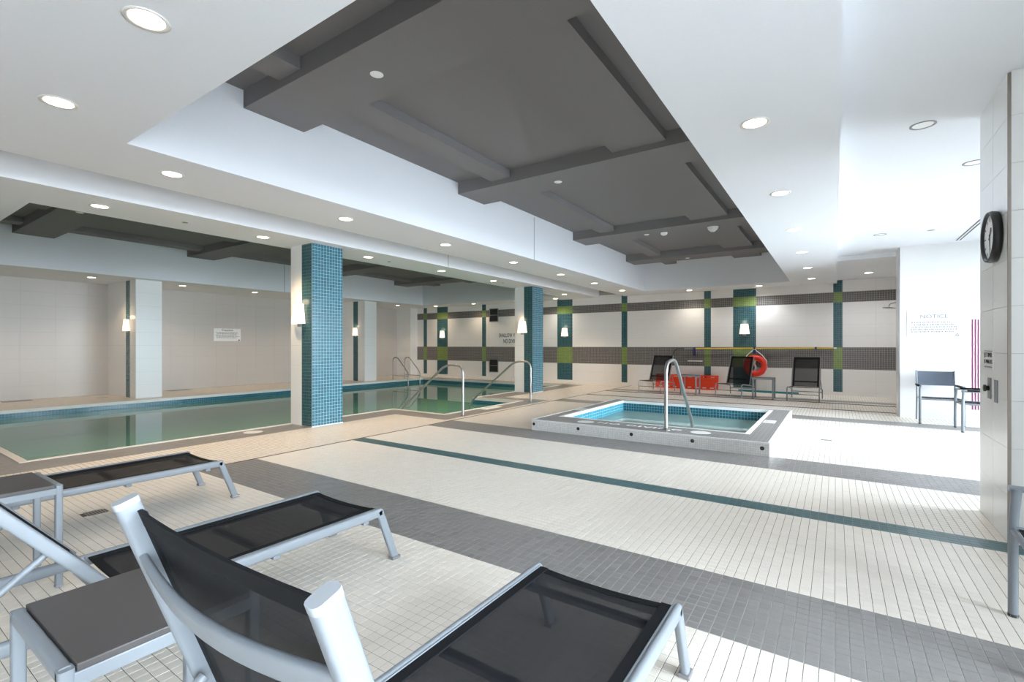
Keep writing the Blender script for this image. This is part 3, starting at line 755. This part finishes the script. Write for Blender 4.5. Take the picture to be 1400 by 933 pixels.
sconce(-13.50, YP-.005, 1.74, 'lit frosted sconce on the leftmost wide teal stripe of the back wall', s=.9)
sconce(-7.81, YP-.005, 1.74, 'lit frosted sconce on the wide teal stripe right of the farther column', s=.9)
sconce(-2.13, YP-.005, 1.74, 'lit frosted sconce on the wide teal stripe above the life ring', s=.9)

# ------------------------------------------------------------------ RAILS AND LADDER
def pool_rail(y, dx, label):
    t = thing('pool_handrail', label, 'handrail', (-5.59+dx, y, 0), 0, 'handrails at the pool steps')
    P = bend([(0, 0, 0), (0, 0, .915), (-.42, 0, .915), (-1.72, 0, -.10), (-1.80, 0, -.6)], .17, 7)
    MB().tube(P, .021, 12, up=(0, 1, 0)).obj('rail', M['steel'], t)
    MB().lathe([(.021, .02), (.045, .012), (.05, 0)], 16).obj('base_flange', M['steel'], t)
pool_rail(6.69, 0, 'steel pool handrail at the pool steps, nearer the camera of the two')
pool_rail(9.07, -.035, 'steel pool handrail at the pool steps, by the farther column')
t = thing('hot_tub_handrail', 'arched steel handrail standing on the front rim of the hot tub', 'handrail', (-1.855, 6.37, SPA_Z))
MB().tube(bend([(0, 0, 0), (0, 0, .885), (0, .42, .93), (0, 1.42, -.12), (0, 1.44, -.5)], .16, 7), .024, 12, up=(1, 0, 0)).obj('rail', M['steel'], t)
MB().lathe([(.024, .025), (.052, .014), (.058, 0)], 16).obj('base_flange', M['steel'], t)
lad = thing('pool_ladder', 'two-rail steel pool ladder at the far left corner of the pool', 'ladder', (-13.93, 12.55, 0))
for dy in (0, .60):
    MB().tube(bend([(0, dy, 0), (0, dy, .80), (.22, dy, .84), (.82, dy, .27), (.82, dy, -1.0)], .14, 5), .019, 10, up=(0, 1, 0)).obj('rail', M['steel'], lad)
    MB().lathe([(.019, .02), (.042, .01), (.046, 0)], 14, M4=Matrix.Translation((0, dy, 0))).obj('base_flange', M['steel'], lad)
    MB().tube([(0, dy, .14), (.80, dy, .14)], .012, 8).obj('side_brace', M['steel'], lad)
for k in range(3): MB().box(.74, .88, .0, .60, -.30-.26*k, -.27-.26*k, c=.006).obj('ladder_tread', M['steel'], lad)

# ------------------------------------------------------------------ CHAISE LOUNGES (local: feet end towards +y, origin at floor under the feet end)
def sling_sheet(rows, w, thick, bow):
    """rows: list of (y,z,bowscale); sheet across x in [-w,w], returns MB"""
    b = MB(); n = 12
    def pt(i, k, dz):
        y, z, ny, nz, s = rows[i]; t = -1+2*k/n; q = (1-t*t)*bow*s
        return (w*t, y-ny*(q+dz), z-nz*(q+dz))
    for sgn, dz in ((0, 0), (1, thick)):
        vs = [pt(i, k, dz) for i in range(len(rows)) for k in range(n+1)]
        fs = [(i*(n+1)+k, i*(n+1)+k+1, (i+1)*(n+1)+k+1, (i+1)*(n+1)+k) for i in range(len(rows)-1) for k in range(n)]
        if sgn: fs = [f[::-1] for f in fs]
        b.raw(vs, fs, 0, True)
    for i in (0, len(rows)-1):
        for k in range(n): b.face([pt(i, k, 0), pt(i, k+1, 0), pt(i, k+1, thick), pt(i, k, thick)])
    return b
def chaise(loc, ang, label, back_len=.665, hinge=-1.21, HR=.305):
    t = thing('chaise_lounge', label, 'lounger', loc, 0, 'sling chaise lounges in the foreground')
    Y0 = -1.80
    for s in (-1, 1):
        MB().sweep([(s*HR, Y0, HR), (s*HR, 0.0, HR)], rrect(.030, .050, .013), up=(0, 0, 1)).obj('side_rail', M['alu'], t)
        for ya, yb in ((-.012, .105), (Y0+.012, Y0-.09)):
            lg = MB().sweep([(s*HR, ya, HR+.012), (s*HR, yb, .012)], rrect(.030, .046, .010), up=(0, 1, 0)).obj('leg', M['alu'], t)
            MB().box(s*HR-.022, s*HR+.022, yb-.030, yb+.030, 0, .018, c=.004).obj('foot_cap', M['alu_dark'], lg)
        MB().box(s*.283-.004, s*.283+.004, hinge+.04, -.012, HR+.008, HR+.022, c=.002).obj('sling_track', M['alu'], t)
    for y_ in (-.10, -.62, hinge+.02): MB().box(-HR, HR, y_-.018, y_+.018, HR-.045, HR-.022, c=.005).obj('crossbar', M['alu'], t)
    MB().box(-HR, HR, Y0+.06, Y0+.10, HR-.02, HR+.012, c=.006).obj('crossbar', M['alu'], t)
    # seat
    rows = []
    for k in range(13):
        y_ = hinge+.05+(-.014-hinge-.05)*k/12; rows.append((y_, HR+.016, 0, 1, .6+.4*math.sin(PI*k/12)))
    st = sling_sheet(rows, .280, .003, .022).obj('seat_sling', M['sling'], t)
    for s in (-1, 1): MB().box(s*.262-.020, s*.262+.020, hinge+.05, -.014, HR+.0135, HR+.0195).obj('side_hem', M['hem'], st)
    er = [(hinge+.05+.0, HR+.018, 0, 1, .6), (hinge+.085, HR+.018, 0, 1, .64)]
    sling_sheet(er, .280, .005, .022).obj('end_hem', M['hem'], st)
    er = [(-.045, HR+.018, 0, 1, .62), (-.012, HR+.018, 0, 1, .58)]
    sling_sheet(er, .280, .005, .022).obj('end_hem', M['hem'], st)
    # backrest, hinged
    ca, sa = math.cos(ang), math.sin(ang); hz = HR+.035
    def bp(x, q, d=0.0): return (x, hinge-q*ca-d*sa, hz+q*sa-d*ca)     # q along the back, d towards its rear
    for s in (-1, 1):
        po = MB().sweep([bp(s*HR, 0), bp(s*HR, back_len)], rrect(.026, .040, .009), up=(0, sa, ca)).obj('back_post', M['alu'], t)
        MB().sweep([bp(s*HR, back_len), bp(s*HR, back_len+.012)], rrect(.027, .041, .010), up=(0, sa, ca)).obj('post_cap', M['alu_cap'], po)
        q1, yb = .30, hinge-.52
        MB().tube([bp(s*(HR-.035), q1, .01), (s*(HR-.035), yb, HR+.0)], .011, 10).obj('support_strut', M['alu'], t)
    rows = [bp(0, .012+(back_len-.03)*k/10)[1:]+(sa, ca, 1.0) for k in range(11)]
    rows = [(r[0]+.012*sa, r[1]+.012*ca, sa, ca, .35+.65*k/10) for k, r in enumerate(rows)]
    bs = sling_sheet(rows, .284, .003, .010).obj('back_sling', M['sling'], t)
    q = [bp(0, v)[1:] for v in (back_len-.048, back_len-.014)]
    sling_sheet([(r[0]+.0125*sa, r[1]+.0125*ca, sa, ca, .97) for r in q], .284, .006, .010).obj('top_hem', M['hem'], bs)
    for s in (-1, 1): MB().sweep([(s*.275,)+tuple(bp(0, .012, -.011)[1:]), (s*.275,)+tuple(bp(0, back_len-.016, -.011)[1:])], [(-.014, -.004), (.014, -.004), (.014, .004), (-.014, .004)], up=(0, sa, ca), smooth=False).obj('side_hem', M['hem'], bs)
    # bowed cross bar behind the back
    n = 14; path = [bp(-HR+2*HR*k/n, .565-.006*math.sin(PI*k/n), .010+.030*math.sin(PI*k/n)) for k in range(n+1)]
    MB().sweep(path, rrect(.044, .014, .005), up=(0, sa, ca)).obj('back_brace', M['alu'], t)
    MB().sweep([bp(-HR, .03, .0), bp(HR, .03, .0)], rrect(.03, .03, .008), up=(0, sa, ca)).obj('back_crossbar', M['alu'], t)
    return t
chaise((-.778, 1.80, 0), math.radians(71), 'black sling chaise lounge nearest the camera, seen from behind its raised back', back_len=.682, hinge=-1.245, HR=.298)
chaise((-2.490, 1.875, 0), math.radians(51), 'black sling chaise lounge in the middle, between the two side tables')
chaise((-4.480, 1.925, 0), math.radians(48), 'black sling chaise lounge farthest left, nearest the pool edge')

# ------------------------------------------------------------------ SIDE TABLES
def side_table(loc, label, w=.46, h=.54, group='side tables beside the foreground loungers'):
    t = thing('side_table', label, 'side table', loc, 0, group)
    a = w/2-.019
    for s in (-1, 1):
        MB().sweep(bend([(-a, s*a, h-.019), (a, s*a, h-.019)], .01), rrect(.030, .037, .010), up=(0, 0, 1)).obj('end_bar', M['alu'], t)
        MB().box(s*(w/2-.030)-.008, s*(w/2-.030)+.026, -a, a, h-.052, h-.016, c=.004).obj('apron', M['alu'], t)
        for s2 in (-1, 1):
            lg = MB().sweep([(s*a, s2*a, h-.004), (s*a, s2*a, .006)], rrect(.034, .030, .007), up=(0, 1, 0)).obj('leg', M['alu'], t)
            MB().box(s*a-.018, s*a+.018, s2*a-.016, s2*a+.016, 0, .012, c=.003).obj('foot_cap', M['alu_dark'], lg)
    MB().box(-w/2+.004, w/2-.002, -a+.017, a-.017, h-.016, h+.003, c=.003).obj('table_top', M['laminate'], t)
    return t
side_table((-1.662, .545, 0), 'low side table with dark top beside the nearest lounger, at the bottom left')
side_table((-3.605, .545, 0), 'low side table with dark top at the left edge, beside the farthest lounger')

# ------------------------------------------------------------------ ARMCHAIRS (local: facing -y)
def armchair(loc, rot, label, w=.56, d=.58):
    t = thing('armchair', label, 'chair', loc, rot, 'sling armchairs on the right')
    hw = w/2; SZ, AZ = .415, .60
    for s in (-1, 1):
        lg = MB().sweep(bend([(s*hw, -d/2, 0), (s*hw, -d/2, SZ+.02), (s*(hw-.004), -d/2+.012, AZ)], .05), rrect(.036, .036, .015), up=(0, 1, 0)).obj('front_leg', M['alu'], t)
        MB().lathe([(0, 0), (.019, 0), (.0195, .014)], 14, M4=Matrix.Translation((s*hw, -d/2, 0))).obj('foot_cap', M['rubber'], lg)
        lg = MB().tube([(s*(hw-.02), d/2, 0), (s*(hw-.02), d/2-.06, SZ)], .0125, 12, up=(1, 0, 0)).obj('back_leg', M['alu'], t)
        MB().tube([(s*(hw-.02), d/2-.06, SZ), (s*(hw-.02), d/2+.01, .845)], .0125, 12, up=(1, 0, 0)).obj('back_post', M['alu'], t)
        ar = MB().tube([(s*hw, -d/2-.015, AZ), (s*(hw-.02), d/2-.03, AZ)], .015, 12).obj('arm', M['alu'], t)
        MB().sweep([(s*hw, -d/2+.05, AZ+.010), (s*(hw-.012), d/2-.10, AZ+.010)], rrect(.046, .022, .009)).obj('arm_pad', M['hem'], ar)
        MB().tube([(s*(hw-.015), -d/2, SZ), (s*(hw-.02), d/2-.06, SZ-.015)], .0125, 10).obj('seat_rail', M['alu'], t)
    MB().tube([(-hw, -d/2, SZ-.01), (hw, -d/2, SZ-.01)], .012, 10).obj('front_rail', M['alu'], t)
    MB().tube([(-hw+.02, d/2-.06, SZ-.02), (hw-.02, d/2-.06, SZ-.02)], .011, 10).obj('rear_rail', M['alu'], t)
    rows = [(-d/2+.012+(d-.10)*k/8, SZ+.008-.015*k/8, 0, 1, .5+.5*math.sin(PI*k/8)) for k in range(9)]
    sling_sheet(rows, hw-.032, .004, .022).obj('seat_sling', M['sling'], t)
    rows = [(d/2-.045+.055*k/6, .60+.235*k/6, -.97, .22, .8) for k in range(7)]
    sling_sheet(rows, hw-.032, .004, .02).obj('back_sling', M['sling_sheen'], t)
    return t
armchair((.965, 2.885, 0), -PI/2-.05, 'armchair cut off by the right edge in front of the clock pier')
armchair((1.40, 10.48, 0), 0.0, 'armchair with sheen-tinted back standing under the notice sign', w=.53, d=.60)
armchair((1.83, 9.77, 0), -PI/2, 'armchair half hidden behind the clock pier, beside the magenta stripes', w=.53)

# ------------------------------------------------------------------ LOUNGE CHAIRS by the back wall (local: facing -y, origin under front edge)
def lounge_chair(loc, rot, label):
    t = thing('lounge_chair', label, 'lounge chair', loc, rot, 'low sling lounge chairs by the back wall')
    hw = .315
    for s in (-1, 1):
        MB().tube(bend([(s*hw, 0, 0), (s*hw, 0, .30), (s*hw, .10, .315), (s*hw, .95, .22), (s*hw, .95, 0)], .06), .013, 10, up=(1, 0, 0)).obj('side_frame', M['alu'], t)
        MB().tube([(s*(hw-.03), .62, .28), (s*(hw-.03), .93, .99)], .013, 10, up=(1, 0, 0)).obj('back_post', M['alu_dark'], t)
        MB().tube([(s*(hw-.03), .72, .50), (s*(hw-.01), .92, .24)], .009, 8, up=(1, 0, 0)).obj('support_strut', M['alu'], t)
    MB().tube([(-hw, 0, .16), (hw, 0, .16)], .010, 8).obj('front_stretcher', M['alu'], t)
    MB().tube([(-hw, .90, .16), (hw, .90, .16)], .010, 8).obj('rear_stretcher', M['alu'], t)
    rows = [(.02+.64*k/8, .325-.03*k/8, 0, 1, .5+.5*math.sin(PI*k/8)) for k in range(9)]
    sling_sheet(rows, hw-.016, .004, .02).obj('seat_sling', M['sling_open'], t)
    rows = [(.625+.30*k/8, .30+.69*k/8, -.92, .40, .8) for k in range(9)]
    bs = sling_sheet(rows, hw-.045, .004, .02).obj('back_sling', M['sling_open'], t)
    for z0, z1 in ((.945, .99), (.40, .43)):
        hm = MB(); y0, y1 = .625+.30*(z0-.3)/.69, .625+.30*(z1-.3)/.69
        hm.raw([(-hw+.045, y0-.012, z0), (hw-.045, y0-.012, z0), (hw-.045, y1-.012, z1), (-hw+.045, y1-.012, z1)], [(0, 1, 2, 3)]); hm.obj('cross_hem', M['hem'], bs)
    for s in (-1, 1):
        hm = MB(); hm.raw([(s*(hw-.045), .613, .30), (s*(hw-.085), .613, .30), (s*(hw-.085), .913, .99), (s*(hw-.045), .913, .99)], [(0, 1, 2, 3)]); hm.obj('side_hem', M['hem'], bs)
    return t
lc = lounge_chair((-4.185, 12.86, 0), -.11, 'black lounge chair leftmost by the back wall, in front of the orange board')
dup(lc, (-2.21, 12.86, 0), -.20, 'black lounge chair in the middle of three, in front of the life ring')
dup(lc, (-.62, 12.70, 0), -.04, 'black lounge chair rightmost by the back wall, facing the hot tub corner')
side_table((-3.17, 13.05, 0), 'small side table in front of the orange board by the back wall', .42, .50, 'side tables by the back wall')
side_table((-1.44, 13.0, 0), 'small side table below the life ring by the back wall', .46, .50, 'side tables by the back wall')

# ------------------------------------------------------------------ SAFETY GEAR on the back wall
bo = thing('spine_board', 'orange plastic rescue board standing on edge against the back wall', 'rescue board', (-3.66, 14.56, 0))
b = MB(); L_, H_ = 1.78, .42
def board_hole(x, y):
    for k in range(8):
        c = -L_/2+.16+k*.208
        for zz in (.055, H_-.055):
            if abs(x-c) < .055 and abs(y-zz) < .018: return None
    return 1
bx = sorted({-L_/2, L_/2, *[-L_/2+.16+k*.208+d for k in range(8) for d in (-.055, .055)]}); bz = [0, .037, .073, H_-.073, H_-.037, H_]
for x0, x1, z0, z1, k in cells(bx, bz, board_hole): b.box(x0, x1, -.022, .022, z0, z1)
lean = Matrix.Rotation(-.20, 4, 'X')
o = b.obj('board_plate', M['orange'], bo); o.data.transform(lean)
for zz in (.115, .21, .305):
    o = MB().box(-L_/2+.05, L_/2-.05, -.030, -.020, zz-.012, zz+.012, c=.004).obj('board_rib', M['orange'], bo); o.data.transform(lean)
rg = thing('life_ring', 'orange-red life ring hanging on white rope from a hook on the back wall', 'life ring', (-1.845, YP-.10, .715))
b = MB(); R_, r_ = .222, .080; n1, n2 = 40, 14
vs = [((R_+r_*math.cos(2*PI*j/n2))*math.cos(2*PI*i/n1), r_*math.sin(2*PI*j/n2), (R_+r_*math.cos(2*PI*j/n2))*math.sin(2*PI*i/n1)) for i in range(n1) for j in range(n2)]
fs = [(i*n2+j, i*n2+(j+1) % n2, ((i+1) % n1)*n2+(j+1) % n2, ((i+1) % n1)*n2+j) for i in range(n1) for j in range(n2)]
b.raw(vs, fs, 0, True); b.obj('ring', M['red_orange'], rg)
MB().tube([(-.02, -.02, .46), (.17, -.03, .30), (.285, -.03, .14), (.29, -.02, -.05), (.24, -.02, -.2)], .011, 8, up=(0, 1, 0)).obj('rope', M['white_paint'], rg)
MB().tube([(-.02, -.02, .46), (-.19, -.03, .30), (-.285, -.03, .14), (-.29, -.02, -.05)], .011, 8, up=(0, 1, 0)).obj('rope', M['white_paint'], rg)
MB().tube(bend([(-.02, .095, .45), (-.02, -.03, .45), (-.02, -.04, .50)], .02), .012, 8, up=(1, 0, 0)).obj('hook', M['black'], rg)
MB().box(-.06, .02, -.04, .06, .33, .44, c=.01).obj('throw_bag', M['navy'], rg)
MB().tube([(0, .03, .20), (-.03, .03, .05), (.02, .03, -.05), (-.02, .03, -.14)], .03, 8, up=(0, 1, 0)).obj('coiled_line', M['white_paint'], rg)
pl = thing('reaching_pole', 'long yellow reaching pole hung along the grey mosaic band', 'pole', (-.04, YP-.06, 1.195))
MB().tube([(0, 0, .01), (-3.38, 0, -.012)], .019, 12).obj('shaft', M['yellow'], pl)
MB().tube([(-3.38, 0, -.012), (-3.72, 0, -.014)], .016, 12).obj('sleeve', M['alu'], pl)
MB().tube(bend([(-3.72, 0, -.014), (-3.98, 0, -.02), (-4.06, 0, -.20), (-4.03, 0, -.30)], .16, 6), .011, 10, up=(0, 1, 0)).obj('hook', M['black'], pl)
for x_ in (-.39, -1.83): MB().box(x_-.02, x_+.02, -.03, .055, -.03, .045).obj('bracket', M['navy'], pl)
MB().box(-3.46, -3.41, -.03, .05, -.22, .03).obj('strap', M['navy'], pl)
MB().tube([(.0, 0, .01), (.06, 0, .01)], .021, 12).obj('end_grip', M['white_paint'], pl)
o = MB().box(-.21, .21, -.018, .018, -.014, .014, c=.005).obj('wall_bracket_bar', M['white_paint'], None, (-3.46, YP-.022, .815))
tag(o, 'short white bar on the grey band below the end of the yellow pole', 'bar')
nd = MB().tube([(-2.25, 14.62, .028), (-.80, 14.50, .028)], .028, 10).obj('pool_noodle', M['teal_plastic'])
tag(nd, 'thin teal foam tube lying on the floor behind the back lounge chairs', 'pool toy')
# louvred vents
for zc_, nm in ((2.443, 'upper'), (.510, 'lower')):
    t = thing('wall_vent', nm+' dark louvred vent on the back wall left of the farther column', 'vent', (-10.86, YP, zc_), 0, 'dark vents on the back wall')
    MB().box(-.20, .20, -.006, .004, -.25, .25).obj('back_plate', M['vent'], t)
    b = MB()
    for q in ((-.205, -.185, -.255, .255), (.185, .205, -.255, .255)): b.box(q[0], q[1], -.022, .0, q[2], q[3])
    for q in (-.255, -.012, .232): b.box(-.205, .205, -.022, .0, q, q+.022)
    b.obj('frame', M['alu_dark'], t)
    for k in range(10):
        if k == 5: pass
        MB().box(-.185, .185, -.018, -.004, -.225+k*.046, -.205+k*.046).obj('louvre', M['vent'], t)
t = thing('depth_sign', 'white wall sign reading SHALLOW WATER NO DIVING behind the farther column', 'sign', (-10.07, YP, 1.54))
MB().box(-.55, .55, -.006, 0, -.245, .04).obj('sign_plate', M['sign'], t)
MB().box(-.72, .72, -.004, 0, .04, .21).obj('sign_plate', M['sign'], t)
lettering('lettering', 'SHALLOW WATER', .205, M['print'], t, at(FACE_NY, .0, -.007, .115), sx=.60, off=.003, sp=1.1)
lettering('lettering', 'NO DIVING', .205, M['print'], t, at(FACE_NY, 0, -.008, -.105), sx=.60, off=.003, sp=1.1)

# signs
t = thing('caution_sign', 'small white Caution notice on the left wall across the pool', 'sign', (XL+.012, 7.45, 1.61))
MB().box(0, .006, -.40, .40, -.195, .195).obj('sign_plate', M['sign'], t)
lettering('lettering', 'Caution', .105, M['print'], t, at(FACE_PX, .007, 0, .145))
fine_print('small_print', t, at(FACE_PX, .007, 0, -.01), .72, .20, 5, M['print'], 3)
MB().box(.006, .007, .33, .37, -.185, -.145).obj('corner_mark', M['print'], t)
t = thing('notice_sign', 'white NOTICE sign with lines of small print above the armchair', 'sign', (1.404, NY, 1.65))
MB().box(-.36, .36, -.006, 0, -.24, .25).obj('sign_plate', M['sign'], t)
lettering('lettering', 'NOTICE', .088, M['print_soft'], t, at(FACE_NY, 0, -.007, .125), sx=1.15)
fine_print('small_print', t, at(FACE_NY, 0, -.007, -.055), .62, .205, 5, M['print_soft'], 8)
b = MB()
for p, q in (((-.022, 0), (.022, 0)), ((-.022, 0), (0, .034)), ((.022, 0), (0, .034))):
    d = Vector((q[0]-p[0], q[1]-p[1])).normalized()*.003; n_ = (-d.y, d.x)
    b.face([(p[0]+.30-n_[0], -.0075, -.205+p[1]-n_[1]), (q[0]+.30-n_[0], -.0075, -.205+q[1]-n_[1]), (q[0]+.30+n_[0], -.0075, -.205+q[1]+n_[1]), (p[0]+.30+n_[0], -.0075, -.205+p[1]+n_[1])])
b.box(.276, .324, -.0078, -.0070, -.212, -.203)
b.obj('triangle_mark', M['print'], t)
t = thing('wall_stripes', 'three magenta vertical stripes on the notice wall beside the clock pier', 'wall graphic', (1.93, NY, 0))
for x_ in (-.036, .0, .036): MB().box(x_-.007, x_+.007, -.004, 0, .2, 1.71).obj('stripe', M['magenta'], t)

# clock and controls on the pier (facing -X)
R90 = Matrix.Rotation(-PI/2, 4, 'Y')            # local +z -> -x
ck = thing('wall_clock', 'round wall clock with black rim and white face high on the pier', 'clock', (PX, 4.60, 2.02))
MB().lathe([(.120, 0), (.172, .004), (.178, .03), (.170, .052), (.156, .050), (.150, .034)], 40, M4=R90).obj('rim', M['black'], ck)
fc = MB(); fc.lathe([(0, .034), (.152, .034)], 40, M4=R90, smooth=False); fco = fc.obj('face', M['clock_face'], ck)
for k in range(12):
    a = 2*PI*k/12; b = MB(); b.box(-.004, .004, .118 if k % 3 else .105, .138, .0345, .0355, M4=R90 @ Matrix.Rotation(a, 4, 'Z')); b.obj('hour_mark', M['print'], fco)
for nm, a, l_, w_ in (('hour_hand', 4.0, .075, .006), ('minute_hand', 1.75, .115, .004)):
    b = MB(); b.box(-w_, w_, -.02, l_, .037, .039, M4=R90 @ Matrix.Rotation(a, 4, 'Z')); b.obj(nm, M['print'], fco)
t = thing('timer_sign', 'small white JET TIMER sign above the timer controls on the pier', 'sign', (PX, 4.80, 1.17))
MB().box(-.005, 0, -.125, .125, -.075, .075).obj('sign_plate', M['sign'], t)
lettering('lettering', 'JET TIMER', .046, M['print'], t, at(FACE_NX, -.006, 0, .032))
lettering('lettering', '15 MINUTES', .042, M['print'], t, at(FACE_NX, -.006, 0, -.016))
MB().box(-.006, -.005, -.11, .11, .060, .064).obj('border_line', M['print'], t); fine_print('small_print', t, at(FACE_NX, -.006, 0, -.053), .21, .022, 1, M['print'], 4)
t = thing('jet_timer', 'steel plate with black push knob under the timer sign', 'control', (PX, 4.775, .965))
MB().box(-.006, 0, -.042, .042, -.075, .075, c=.002).obj('plate', M['alu_dark'], t)
MB().lathe([(.018, 0), (.018, .014), (.024, .016), (.024, .028), (0, .030)], 18, M4=Matrix.Translation((-.006, 0, 0)) @ R90).obj('knob', M['black'], t)
t = thing('blank_plate', 'plain steel switch plate right of the jet timer knob', 'switch plate', (PX, 4.605, .955))
MB().box(-.006, 0, -.040, .040, -.078, .078, c=.002).obj('plate', M['alu'], t)
MB().box(-.008, -.005, -.024, .024, -.055, .055, c=.002).obj('switch', M['alu_dark'], t)

# shower in the recess
t = thing('shower_head', 'chrome rain shower head reaching out of the recess at the back right', 'shower', (1.50, 13.1, 2.17))
MB().tube(bend([(0, 0, .04), (-.36, 0, .05), (-.54, 0, .0), (-.55, 0, -.06)], .10), .011, 10, up=(0, 1, 0)).obj('arm', M['steel'], t)
MB().lathe([(0, .02), (.02, .02), (.115, .006), (.115, -.006), (0, -.006)], 24, M4=Matrix.Translation((-.55, 0, -.085)) @ Matrix.Rotation(.10, 4, 'Y')).obj('head', M['alu_dark'], t)
MB().lathe([(.035, 0), (.03, .012), (0, .014)], 16, M4=Matrix.Translation((0, 0, .04)) @ R90).obj('flange', M['steel'], t)

# floor drains
def drain(x0, x1, y0, y1, label):
    t = thing('floor_drain', label, 'drain', ((x0+x1)/2, (y0+y1)/2, 0)); w_, d_ = (x1-x0)/2, (y1-y0)/2
    b = MB()
    for r in ((-w_, w_, -d_, -d_+.008), (-w_, w_, d_-.008, d_), (-w_, -w_+.008, -d_, d_), (w_-.008, w_, -d_, d_)): b.box(*r, -.0015, .0015)
    b.obj('frame', M['alu_dark'], t)
    n = 5
    for k in range(n):
        y = -d_+.012+(2*d_-.024)*(k+.5)/n; MB().box(-w_+.008, w_-.008, y-.004, y+.004, -.003, .0005).obj('grate_bar', M['alu_dark'], t)
    MB().box(-w_+.004, w_-.004, -d_+.004, d_-.004, -.0015, -.001).obj('sump', M['black'], t)
drain(-4.735, -4.605, 1.19, 1.305, 'small dark square floor drain between the two left loungers')
drain(-.17, -.04, 7.66, 7.74, 'small floor drain in the bright floor right of the hot tub')
drain(-14.95, -14.75, 4.0, 4.2, 'small dark floor drain on the far pool deck beside the nearer pilaster')
